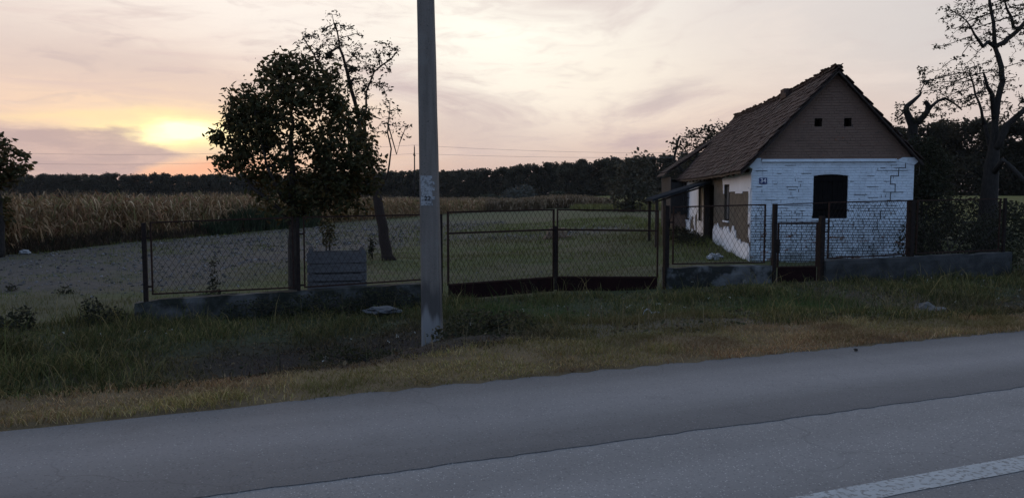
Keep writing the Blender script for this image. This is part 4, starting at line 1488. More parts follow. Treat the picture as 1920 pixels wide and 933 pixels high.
def build_bushes():
    bush('elder_bush', 'tall dark shrub crowding the right wall of the house', (12.45, 23.6), [(0, 0, 1.2, 0.9, 0.8, 1.3), (0.25, 0.3, 2.6, 0.75, 0.7, 0.9), (0.0, 0.1, 3.3, 0.45, 0.5, 0.45)], 3600, 0.11, BUSH, 9)
    bush('hazel_bush', 'wide dark shrub between the house shrub and the old tree trunk', (14.0, 26.8), [(0, 0, 1.1, 1.3, 1.0, 1.3), (-0.2, 0.4, 2.5, 1.2, 0.9, 1.1), (0.6, 0.5, 3.0, 0.8, 0.7, 0.8)], 3800, 0.13, BUSH, 9)
    bush('bramble_bush', 'low dark brambles behind the rightmost fence panel', (11.3, 20.1), [(-0.55, 0.2, 0.6, 0.65, 0.5, 0.9), (0.35, 0.2, 0.65, 0.9, 0.5, 1.0), (1.4, 0.5, 0.6, 0.7, 0.5, 0.9)], 3600, 0.075, BUSH, 12)
    bush('lilac_bush', 'dark shrub beneath the old tree behind the rightmost fence panel', (13.4, 21.8), [(0, 0, 0.7, 1.0, 0.7, 0.9), (0.7, 0.3, 0.9, 0.8, 0.7, 0.9)], 2600, 0.09, BUSH, 8)
    bush('roadside_bush', 'olive shrub at the right end of the concrete wall', (13.2, 19.5), [(0, 0, 0.45, 0.7, 0.6, 0.6), (0.6, 0.2, 0.7, 0.6, 0.6, 0.75), (1.5, 0.3, 0.6, 0.8, 0.6, 0.7)], 2600, 0.085, [(0.050, 0.052, 0.026), (0.062, 0.058, 0.032), (0.040, 0.042, 0.022)], 8)
    bush('hedge_shrub', 'dark shrub far behind the old tree, left of its trunk', (16.3, 31.0), [(-1.0, 0, 1.0, 1.3, 0.9, 1.2), (0.6, 0.3, 1.2, 1.2, 0.9, 1.5)], 2600, 0.14, BUSH, 6)
    bush('hedge_shrub', 'dark shrub far behind the old tree, right of its trunk', (19.6, 31.5), [(-0.8, 0, 0.9, 1.2, 0.9, 1.0), (0.7, 0.3, 0.8, 1.0, 0.9, 0.9)], 2200, 0.14, BUSH, 6)
    # willow shrubs before the far forest
    for (px, Y, r, h, lab) in ((973, 165, 3.9, 5.0, 'largest grey willow shrub at the foot of the far forest'),
                               (916, 160, 2.4, 3.0, 'small rounded olive shrub left of the grey willow'),
                               (1043, 170, 2.0, 3.2, 'small dark shrub right of the grey willow')):
        x = (px - 960) / 1450 * Y
        c = [(0.070, 0.076, 0.066), (0.085, 0.090, 0.078)] if px == 973 else [(0.048, 0.052, 0.034), (0.058, 0.060, 0.040)]
        bush('willow_shrub', lab, (x, Y), [(0, 0, h * 0.45, r, r, h * 0.5), (r * 0.4, 0, h * 0.62, r * 0.5, r * 0.5, h * 0.38), (-r * 0.4, 0, h * 0.5, r * 0.5, r * 0.5, h * 0.35)], 1100, 0.5, c, 5, 0.7, 'shrubs before the forest')
    # dark hedge trees at the right, in front of the near wood
    # weeds
    bush('weed_bush', 'dark round weed clump beside the left wall end', (-7.35, 13.6), [(0, 0, 0.16, 0.34, 0.32, 0.26), (0.25, 0.1, 0.14, 0.25, 0.25, 0.2), (-0.1, 0.0, 0.38, 0.16, 0.15, 0.16)], 700, 0.055, BUSH, 9, cat='weed')
    bush('dock_weed', 'broad leaved dark weeds at the left picture edge by the ditch', (-8.5, 12.9), [(0, 0, 0.13, 0.45, 0.4, 0.2), (-0.6, 0.1, 0.12, 0.4, 0.4, 0.18), (0.2, 0.1, 0.3, 0.2, 0.2, 0.14)], 620, 0.075, BUSH, 8, cat='weed')
    bush('ditch_weed', 'dark leafy weed clump at the foot of the utility pole', (-0.50, 9.95), [(0, 0, 0.16, 0.38, 0.3, 0.20), (0.5, 0.1, 0.14, 0.38, 0.3, 0.18), (-0.15, -0.35, 0.08, 0.4, 0.25, 0.13), (0.35, -0.45, 0.06, 0.4, 0.2, 0.11)], 2200, 0.048, [(0.040, 0.042, 0.018), (0.055, 0.052, 0.024), (0.032, 0.034, 0.015), (0.075, 0.062, 0.032)], 14, cat='weed')
    bush('pole_weed', 'low dark weed clump left of the utility pole foot', (-1.75, 10.2), [(0, 0, 0.08, 0.5, 0.35, 0.15), (-0.6, 0.2, 0.10, 0.45, 0.3, 0.15), (0.3, -0.5, 0.05, 0.5, 0.25, 0.11)], 1700, 0.048, [(0.040, 0.042, 0.018), (0.050, 0.046, 0.022), (0.030, 0.032, 0.015)], 12, cat='weed')
    bush('wall_weed', 'dark weeds overgrowing the face of the left wall', (-3.6, 14.25), [(-1.0, -0.25, 0.12, 0.75, 0.30, 0.26), (0.1, 0.05, 0.16, 0.8, 0.30, 0.30), (1.2, 0.33, 0.20, 0.8, 0.28, 0.34)], 3000, 0.055, BUSH + [(0.05, 0.055, 0.026)], 14, cat='weed')
    bush('gravel_weed', 'small weed tuft growing out of the gravel left of the fence', (-10.6, 18.2), [(0, 0, 0.09, 0.16, 0.15, 0.13), (0.15, 0, 0.06, 0.12, 0.1, 0.08)], 170, 0.045, BUSH, 4, cat='weed')
    bush('gravel_weed', 'flat green weed on gravel near the left fence post', (-6.6, 17.0), [(0, 0, 0.1, 0.4, 0.25, 0.12)], 320, 0.06, [(0.045, 0.062, 0.026)], 4, cat='weed')
    bush('gravel_weed', 'far left weed tuft at the picture edge on gravel', (-12.3, 18.9), [(0, 0, 0.08, 0.15, 0.14, 0.11)], 140, 0.045, BUSH, 4, cat='weed')
    bush('tall_weed', 'tall thin weed behind the first fence bay', (-6.05, 15.6), [(0, 0, 0.35, 0.14, 0.14, 0.32), (0.02, 0, 0.8, 0.09, 0.09, 0.32), (0.03, 0, 0.1, 0.3, 0.2, 0.12)], 420, 0.055, BUSH, 4, cat='weed')
    bush('sapling', 'young sapling with a small crown behind the wooden crate', (-4.22, 17.6), [(0, 0, 1.62, 0.20, 0.18, 0.24), (0.03, 0, 1.35, 0.15, 0.15, 0.2)], 330, 0.07, LEAF_DARK, 6, cat='sapling')
    bush('thistle', 'dark spindly weed left of the leaning trunk', (-5.0, 27.6), [(0, 0, 0.55, 0.12, 0.12, 0.28), (-0.05, 0, 0.25, 0.1, 0.1, 0.2)], 150, 0.09, BUSH, 3, cat='weed')
    bush('nettle_patch', 'dark weeds growing along the foot of the house side wall', (6.35, 27.5), [(0, 0, 0.2, 0.45, 1.6, 0.3), (0.1, 2.4, 0.25, 0.4, 1.2, 0.3)], 1500, 0.08, BUSH, 6, cat='weed')


build_bushes()


def build_flowers():
    """small pale flower heads scattered through the weeds"""
    X, Y = scatter_uv(420, (8.6, 14.8), (-4, 18), lambda u, v: sstep(vnoise(u, v, 0.5, 61), 0.5, 0.7))
    k = in_view(X, Y) & ((Y - 0.2765 * X) < 15.4)
    X, Y = X[k], Y[k]
    P = P3(X, Y, 0.0)
    P[:, 2] += 0.10 + 0.15 * RNG.random(len(P))
    allP = np.repeat(P, 4, 0) + RNG.normal(0, 0.01, (len(P) * 4, 3))
    V, F, C = leaves(allP, 0.017, [(0.34, 0.34, 0.28), (0.40, 0.40, 0.36)], 0.8, -0.4, 0.2)
    st = blades(P3(X, Y), P[:, 2] - ground_z(X, Y), np.full(len(X), 0.006), np.full(len(X), 0.02), [(0.06, 0.07, 0.03)])
    V, F, C = merge([(V, F, C), st])
    o = link('wild_flowers', npmesh('wild_flowers', V, F, 'blade', C))
    tag(o, 'tiny white wild flowers scattered in the ditch weeds', 'flowers', kind='stuff')


build_flowers()

# ------------------------------------------------------------------ concrete plinth walls


def rough_wall(name, label, p0, p1, thick, zt0, zt1, zb, ragged, seed, mat_='concrete_wall'):
    p0, p1 = Vector(p0), Vector(p1)
    L = (p1 - p0).length
    d = (p1 - p0) / L
    nrm = Vector((d.y, -d.x))               # towards the road
    ns, nh = max(6, int(L / 0.11)), 8
    root = empty(name, (p0.x, p0.y, zb))
    # section: front foot -> front top -> back top -> back foot
    prof = [(0.5, i / nh) for i in range(nh + 1)] + [(0.17, 1.0), (-0.17, 1.0)] + [(-0.5, i / nh) for i in range(nh, -1, -1)]
    V, F = [], []
    for i in range(ns + 1):
        s = i / ns
        zt = zt0 + (zt1 - zt0) * s - ragged * max(0.0, noise.noise(Vector((s * L * 1.3, seed, 0.0)))) * 1.6
        for (a, h) in prof:
            q = Vector((s * L * 2.2 + seed, h * 2.5, a * 3))
            b = 0.035 * noise.noise(q) + 0.018 * noise.noise(q * 3.1)
            if h > 0.97:
                b -= 0.02
            p = p0 + d * (s * L) + nrm * (a * thick + (b if a > 0 else -b))
            z = zb + (zt - zb) * h + (0.022 * noise.noise(q * 1.7) if h > 0.9 else 0)
            V.append((p.x - p0.x, p.y - p0.y, z - zb))
    m = len(prof)
    for i in range(ns):
        for j in range(m - 1):
            F.append((i * m + j, (i + 1) * m + j, (i + 1) * m + j + 1, i * m + j + 1))
    F.append(tuple(range(m)))
    F.append(tuple(ns * m + j for j in range(m))[::-1])
    mb = MB()
    mb.add(V, F)
    mb.build('wall_body', mat_, root)
    return tag(root, label, 'wall')


rough_wall('low_concrete_wall', 'mossy crumbling low concrete wall under the left fence', (-6.84, 13.95), (-1.50, 15.43), 0.30, -0.26, -0.09, -0.95, 0.06, 1.7)
rough_wall('low_concrete_wall', 'short whitish concrete wall between the wide gate and the wicket', (3.32, 16.74), (5.82, 17.44), 0.26, 0.09, 0.07, -0.65, 0.03, 5.2, 'limed_concrete')
rough_wall('low_concrete_wall', 'long grey concrete wall under the two right fence panels', (7.16, 17.80), (12.34, 19.22), 0.26, 0.14, 0.23, -0.65, 0.015, 9.1, 'dark_concrete')

# ------------------------------------------------------------------ fence panels and gates


def chain_link(a0, b0, a1, b1, w=0.115, h=0.19, r=0.0036):
    """diamond wire mesh on the quad a0-b0 (foot) / a1-b1 (top)"""
    a0, b0, a1, b1 = map(Vector, (a0, b0, a1, b1))
    W = (b0 - a0).length
    H = ((a1 - a0).length + (b1 - b0).length) / 2
    nx, nz = max(2, round(W / (w / 2))), max(2, round(H / (h / 2)))
    nrm = (b0 - a0).cross(a1 - a0).normalized()
    mb = MB()
    def pt(i, j):
        s, t = i / nx, j / nz
        sag = 0.012 * noise.noise(Vector((s * W * 1.1 + a0.x, t * H * 1.1, a0.y)))
        return a0.lerp(b0, s).lerp(a1.lerp(b1, s), t) + nrm * sag
    for i in range(nx + 1):
        for sgn in (1, -1):
            run = []
            for j in range(nz + 1):
                k = i + (j % 2) * sgn if (i % 2 == 0) else None
                if k is None:
                    break
                k = min(max(k, 0), nx)
                run.append(pt(k, j))
            if len(run) > 1:
                mb.tube(run, r, 3, False)
    return mb


def rect_frame(mb_list, pts, w, d):
    """four bars round a quad, mitred by overlap; returns list of (name, MB)"""
    return mb_list


def panel(name, label, a, b, zb0, zb1, zt0, zt1, bars=None, posts=(), tabs=True, group=None, mat_='rusty_steel', tubes=0.030, links=True, sheet=None, cat='fence panel'):
    """framed wire mesh panel between plan points a and b.  bars: extra rail heights (z at a, z at b); posts: (x, y, z0, z1, width)"""
    a, b = Vector(a), Vector(b)
    zmin = min([zb0, zb1] + [p[2] for p in posts])
    root = empty(name, (a.x, a.y, zmin))
    o = Vector((a.x, a.y, zmin))
    A0, B0 = Vector((a.x, a.y, zb0)) - o, Vector((b.x, b.y, zb1)) - o
    A1, B1 = Vector((a.x, a.y, zt0)) - o, Vector((b.x, b.y, zt1)) - o
    d = (b - a).normalized()
    d3 = Vector((d.x, d.y, 0))
    h = tubes / 2
    MB().beam(A1 - d3 * h, B1 + d3 * h, tubes, tubes * 0.95).build('top_rail', mat_, root)
    MB().beam(A0 - d3 * h, B0 + d3 * h, tubes, tubes * 0.95).build('bottom_rail', mat_, root)
    up = Vector((0, 0, tubes * 0.48))
    MB().beam(A0 + up, A1 - up, tubes * 0.97, tubes * 0.97, d3).build('stile', mat_, root)
    MB().beam(B0 + up, B1 - up, tubes * 0.97, tubes * 0.97, d3).build('stile', mat_, root)
    for (za, zb_) in (bars or ()):
        MB().beam(Vector((A0.x, A0.y, za - zmin)) + d3 * h, Vector((B0.x, B0.y, zb_ - zmin)) - d3 * h, tubes * 1.05, tubes * 1.05).build('middle_rail', mat_, root)
    if links:
        cl = chain_link(A0 + up, B0 + up, A1 - up, B1 - up)
        tag(cl.build('chain_link', 'wire', root), kind='stuff')
    if sheet is not None:
        z0a, z0b = sheet
        q = d3.cross(Vector((0, 0, 1))) * 0.012
        SA, SB = Vector((A0.x, A0.y, z0a - zmin)), Vector((B0.x, B0.y, z0b - zmin))
        n = 6
        mb = MB()
        for i in range(n):
            s0, s1 = i / n, (i + 1) / n
            q0 = q * (1 + 0.6 * noise.noise(Vector((s0 * 5, a.x, 0))))
            q1 = q * (1 + 0.6 * noise.noise(Vector((s1 * 5, a.x, 0))))
            vs = [SA.lerp(SB, s0) - q0 * 0.2, SA.lerp(SB, s1) - q1 * 0.2, A0.lerp(B0, s1) - q1 * 0.2, A0.lerp(B0, s0) - q0 * 0.2]
            vs += [v + qq for v, qq in zip(vs, (q0, q1, q1, q0))]
            mb.add(vs, [(0, 1, 2, 3), (7, 6, 5, 4), (0, 4, 5, 1), (2, 6, 7, 3)] + ([(3, 7, 4, 0)] if i == 0 else []) + ([(1, 5, 6, 2)] if i == n - 1 else []))
        mb.build('sheet_panel', 'red_sheet', root)
    for (x, y, z0, z1, w) in posts:
        p = Vector((x, y, 0)) - Vector((o.x, o.y, 0))
        mb = MB().beam(p + Vector((0, 0, z0 - zmin)), p + Vector((0, 0, z1 - zmin)), w, w, d3)
        mb.build('post', 'dark_steel', root)
        if tabs:
            near = A0 if (p - Vector((A0.x, A0.y, 0))).length < (p - Vector((B0.x, B0.y, 0))).length else B0
            for zz in (0.25, 0.82):
                z = zmin + (z1 - zmin) * zz
                MB().beam(p + Vector((0, 0, z - zmin)), Vector((near.x, near.y, z - zmin)), 0.012, 0.035).build('weld_tab', 'dark_steel', root)
    return tag(root, label, cat, group)


G = 'wire mesh fence panels'
panel('mesh_fence_panel', 'leftmost wire mesh fence panel with rusty frame and thick end post', (-6.54, 13.99), (-4.16, 14.65), -0.15, -0.11, 1.15, 1.22,
      posts=((-6.65, 13.96, -0.4, 1.15, 0.075),), group=G)
panel('mesh_fence_panel', 'wire mesh fence panel in front of the crate, left of the pole', (-3.96, 14.70), (-1.56, 15.37), -0.11, -0.02, 1.225, 1.26,
      posts=((-4.07, 14.68, -0.3, 1.22, 0.065), (-1.42, 15.41, -0.5, 1.27, 0.06)), group=G)
panel('mesh_fence_panel', 'wire mesh fence panel between the wide gate and the small gate', (3.50, 16.77), (5.68, 17.37), 0.15, 0.13, 1.385, 1.43,
      posts=((3.34, 16.72, -0.6, 1.42, 0.10),), group=G)
panel('mesh_fence_panel', 'wire mesh fence panel in front of the white wall, right of the small gate', (7.30, 17.82), (9.40, 18.40), 0.19, 0.235, 1.475, 1.51,
      posts=((9.52, 18.43, 0.0, 1.53, 0.11),), group=G)
panel('mesh_fence_panel', 'rightmost wire mesh fence panel in front of dark brambles', (9.68, 18.48), (12.06, 19.13), 0.25, 0.285, 1.515, 1.55,
      posts=((12.20, 19.17, 0.0, 1.57, 0.06),), group=G)

# double gate: two leaves meeting a little behind the fence line
panel('gate_leaf', 'left leaf of the wide rusty mesh gate beside the utility pole', (-1.28, 15.45), (0.90, 16.72), -0.15, -0.13, 1.30, 1.33,
      bars=((0.88, 0.90),), group='leaves of the wide gate', sheet=(-0.46, -0.44), cat='gate', tubes=0.036)
panel('gate_leaf', 'right leaf of the wide rusty mesh gate beside the short wall', (0.985, 16.76), (3.17, 16.80), -0.13, -0.14, 1.33, 1.30,
      bars=((0.90, 0.87),), group='leaves of the wide gate', sheet=(-0.44, -0.44), cat='gate', tubes=0.036)


def latch():
    root = empty('gate_latch', (0.945, 16.70, 0.3))
    mb = MB()
    mb.tube([(0, 0, 0.35), (0.0, -0.05, 0.3), (-0.05, -0.06, 0.1), (-0.03, -0.05, -0.02), (0.0, -0.05, 0.05), (-0.01, -0.05, 0.28)], 0.009, 6)
    mb.build('hanging_chain', 'dark_steel', root, True)
    MB().beam((0.0, -0.03, 0.68), (0.0, -0.03, -0.70), 0.07, 0.02, (0, 1, 0)).build('stop_bar', 'dark_steel', root)
    tag(root, 'dark latch bar and hanging chain where the wide gate leaves meet', 'latch')


latch()


def wicket():
    panel('wicket_gate', 'small mesh garden gate with dark red lower sheet between two posts', (6.02, 17.46), (7.00, 17.73), 0.02, 0.01, 1.01, 1.01, sheet=(-0.36, -0.37), cat='gate', tubes=0.034)
    root = empty('wicket_gateway', (5.92, 17.43, -0.5))
    d = Vector((7.12 - 5.92, 17.765 - 17.43, 0))
    MB().beam((0, 0, -0.2), (0, 0, 1.95), 0.085, 0.085, d).build('post', 'dark_steel', root)
    MB().beam(d + Vector((0, 0, -0.2)), d + Vector((0, 0, 1.66)), 0.11, 0.11, d).build('post', 'dark_steel', root)
    MB().beam((0, 0, 1.925), d + Vector((0.12, 0.03, 1.97)), 0.022, 0.022).build('top_bar', 'rusty_steel', root)
    MB().box(0.045, 0.12, -0.04, 0.03, 0.85, 1.15).build('lock_box', 'dark_steel', root)
    for z in (0.6, 1.3, 1.5):
        MB().beam(d + Vector((0.05, 0.01, z)), d + Vector((0.19, 0.055, z)), 0.012, 0.03).build('weld_tab', 'dark_steel', root)
    MB().tube([(0.09, -0.05, 1.02), (0.09, -0.10, 1.02), (0.17, -0.11, 1.02)], 0.009, 6).build('handle', 'dark_steel', root, True)
    tag(root, 'dark steel posts and thin crossbar framing the small garden gate', 'gateway')


wicket()

# ------------------------------------------------------------------ text helper


def text_mesh(body, size, depth, material):
    c = bpy.data.curves.new('digits', 'FONT')
    c.body = body
    c.size = size
    c.extrude = depth
    c.offset = size * 0.022
    c.align_x = 'CENTER'
    c.align_y = 'CENTER'
    o = bpy.data.objects.new('digits_tmp', c)
    COL.objects.link(o)
    dg = bpy.context.evaluated_depsgraph_get()
    me = bpy.data.meshes.new_from_object(o.evaluated_get(dg))
    bpy.data.objects.remove(o)
    bpy.data.curves.remove(c)
    me.name = 'digits'
    me.materials.clear()
    me.materials.append(MATS[material])
    return me


# ------------------------------------------------------------------ utility pole


def utility_pole():
    x, y = -1.065, 10.24
    z = gz(x, y) - 0.6
    root = empty('utility_pole', (x, y, z + 0.6), R(-4))
    mb = MB()
    H = 9.0
    N = 36
    def w(h):
        return 0.262 - 0.0118 * h
    V = []
    c = 0.20
    for i in range(N + 1):
        h = -0.6 + (H + 0.6) * i / N
        a = w(h) / 2
        b = a * 0.82
        k = 1 - 0.0
        ring = [(-a, -b + c * b), (-a + c * a, -b), (a - c * a, -b), (a, -b + c * b), (a, b - c * b), (a - c * a, b), (-a + c * a, b), (-a, b - c * b)]
        for (px, py) in ring:
            V.append((px + 0.004 * noise.noise(Vector((px * 5, h * 2, py * 5))) - 0.012 * h, py, h))
    F = []
    for i in range(N):
        for j in range(8):
            F.append((i * 8 + j, i * 8 + (j + 1) % 8, (i + 1) * 8 + (j + 1) % 8, (i + 1) * 8 + j))
    F.append(tuple(range(8))[::-1])
    F.append(tuple(N * 8 + j for j in range(8)))
    mb.add(V, F)
    mb.build('shaft', 'concrete_pole', root)
    # whitewashed number patch on the road face
    zo = z + 0.6
    za, zb = 1.51 - zo, 1.90 - zo
    pm = MB()
    rows, colsn = 10, 6
    for i in range(rows):
        for j in range(colsn):
            z0, z1 = za + (zb - za) * i / rows, za + (zb - za) * (i + 1) / rows
            x0, x1 = -0.098 + 0.185 * j / colsn, -0.098 + 0.185 * (j + 1) / colsn
            if j == colsn - 1 and noise.noise(Vector((i * 0.9, 3.0, 1.0))) > -0.05:
                continue
            yf = lambda q: -w(q) / 2 * 0.82 - 0.0035
            pm.add([(x0 - 0.012 * z0, yf(z0), z0), (x1 - 0.012 * z0, yf(z0), z0), (x1 - 0.012 * z1, yf(z1), z1), (x0 - 0.012 * z1, yf(z1), z1)], [(0, 1, 2, 3)])
    patch = pm.build('number_patch', 'pole_paint', root)
    zt = 1.60 - zo
    yt = -w(zt) / 2 * 0.82 - 0.007
    d = text_mesh('22', 0.085, 0.001, 'black_paint')
    o = link('digits', d, patch, (-0.010 - 0.012 * zt, yt, zt), (R(90), 0, 0))
    # cross arm with insulators, above the picture
    MB().box(-0.75, 0.55, -0.16, -0.09, 8.55, 8.66).build('cross_arm', 'grey_wood', root)
    for xx in (-0.7, -0.3, 0.2, 0.48):
        MB().tube([(xx, -0.125, 8.66), (xx, -0.125, 8.74), (xx, -0.125, 8.76), (xx, -0.125, 8.84), (xx, -0.125, 8.88)], [0.012, 0.012, 0.045, 0.04, 0.015], 10).build('insulator', 'enamel_white', root, True)
    tag(root, 'tall square concrete utility pole with worn number 22', 'utility pole')


utility_pole()


def far_line():
    """wooden line poles beyond the trees and the two wires they carry"""
    Y0 = 108.0
    def pole_at(x, y, label):
        z = gz(x, y)
        r = empty('line_pole', (x, y, z))
        h = 9.3
        MB().tube([(0, 0, -0.5), (0, 0, h * 0.5), (0.02, 0, h)], [0.12, 0.10, 0.075], 8).build('pole', 'dark_bark', r, True)
        MB().box(-0.09, 0.09, -0.65, 0.65, h - 1.25, h - 1.1).build('cross_arm', 'dark_bark', r)
        for k, zz in ((-0.55, h - 1.1), (0.0, h)):
            MB().tube([(0, k, zz), (0, k, zz + 0.15), (0, k, zz + 0.22)], [0.03, 0.06, 0.03], 8).build('insulator', 'dark_bark', r, True)
        return tag(r, label, 'utility pole', 'far line poles')
    xs = -0.1255 * Y0
    a = (-85.0, 121.0)
    b = (xs, Y0)
    c = (38.0, 110.0)
    pole_at(b[0], b[1], 'distant thin line pole just left of the concrete pole')
    for nm, top, lab in (('overhead_wire', 0.22, 'upper of the two thin wires crossing the sky'), ('overhead_wire', -0.95, 'lower of the two thin wires crossing the sky')):
        hb = gz(*b) + 9.3 + top
        ha = hb - 0.15 if top > 0 else hb - 0.6
        hc = hb - 0.7 if top > 0 else hb - 0.1
        root = None
        pts = []
        for (p, hp), (q, hq), sag in (((a, ha), (b, hb), 0.85), ((b, hb), (c, hc), 0.6 if top > 0 else 0.45)):
            for i in range(25):
                s = i / 24
                pts.append((p[0] + (q[0] - p[0]) * s, p[1] + (q[1] - p[1]) * s, hp + (hq - hp) * s - sag * 4 * s * (1 - s)))
        MBo = MB().tube(pts, 0.015, 5)
        tag(MBo.build(nm, 'far_wire'), lab, 'wire')


far_line()

# ------------------------------------------------------------------ plank crate by the fence


def crate():
    x, y = -3.50, 15.42
    z = gz(x, y)
    root = empty('plank_crate', (x, y, z), R(15))
    top = 0.50 - z
    hs = [(-0.02, 0.13), (0.165, 0.31), (0.345, 0.49), (0.525, 0.665), (0.705, 0.855), (0.89, top)]
    hw = 0.58
    for side in (0, 1):
        yy = -0.02 if side == 0 else 0.62
        for i, (a, b) in enumerate(hs):
            j = random.uniform(-0.012, 0.012)
            mb = MB()
            n = 8
            for q in range(n):
                x0, x1 = -hw + 2 * hw * q / n, -hw + 2 * hw * (q + 1) / n
                w0 = 0.008 * noise.noise(Vector((x0 * 3, i, side)))
                w1 = 0.008 * noise.noise(Vector((x1 * 3, i, side)))
                mb.add([(x0, yy, a + w0 + j), (x1, yy, a + w1 + j), (x1, yy, b + w1 - j), (x0, yy, b + w0 - j),
                        (x0, yy + 0.022, a + w0 + j), (x1, yy + 0.022, a + w1 + j), (x1, yy + 0.022, b + w1 - j), (x0, yy + 0.022, b + w0 - j)],
                       [(0, 1, 2, 3), (7, 6, 5, 4), (0, 4, 5, 1), (2, 6, 7, 3)] + ([(3, 7, 4, 0)] if q == 0 else []) + ([(1, 5, 6, 2)] if q == n - 1 else []))
            mb.build('plank', 'grey_wood', root)
    for sx in (-1, 1):
        for i, (a, b) in enumerate(hs):
            MB().box(sx * (hw - 0.012) - 0.011, sx * (hw - 0.012) + 0.011, 0.004, 0.618, a, b).build('plank', 'grey_wood', root)
    for sx, tip in ((-0.50, 0.075), (0.51, 0.06)):
        for yy in (0.004, 0.52):
            MB().prism([(sx - 0.05, -0.05), (sx + 0.05, -0.05), (sx + 0.05, top + 0.03), (sx + (0.02 if tip > 0.07 else 0.0), top + tip + 0.03), (sx - 0.045, top + (0.08 if tip > 0.07 else 0.02))],
                       yy, yy + 0.07, lambda u, w_, d: (u, d, w_)).build('corner_post', 'grey_wood', root)
    tag(root, 'weathered grey plank crate standing behind the fence', 'crate')


crate()

# ------------------------------------------------------------------ house
HA = R(-4.5)
HX, HY, HZ = 6.80, 22.0, -0.35
HW, HL = 4.42, 13.4           # width of the front, length of the main roof
ZT = 2.63 - HZ                # top of the front wall
ZR = 5.17 - HZ                # ridge
XR = 2.24
SL = (ZR - (2.70 - HZ)) / XR  # pitch


def sag(y):
    return -0.10 * math.sin(math.pi * min(max(y / HL, 0), 1)) + 0.02 * noise.noise(Vector((y * 0.9, 0, 5)))


def roof_z(d, y):
    """height of the main roof surface at distance d from the ridge"""
    return ZR - SL * d + sag(y) * (1 - d / 5.0) + 0.03 * noise.noise(Vector((y * 0.8, d * 0.9, 2.0))) + 0.05 * (1 if d > 2.2 else 0) * (d - 2.2)


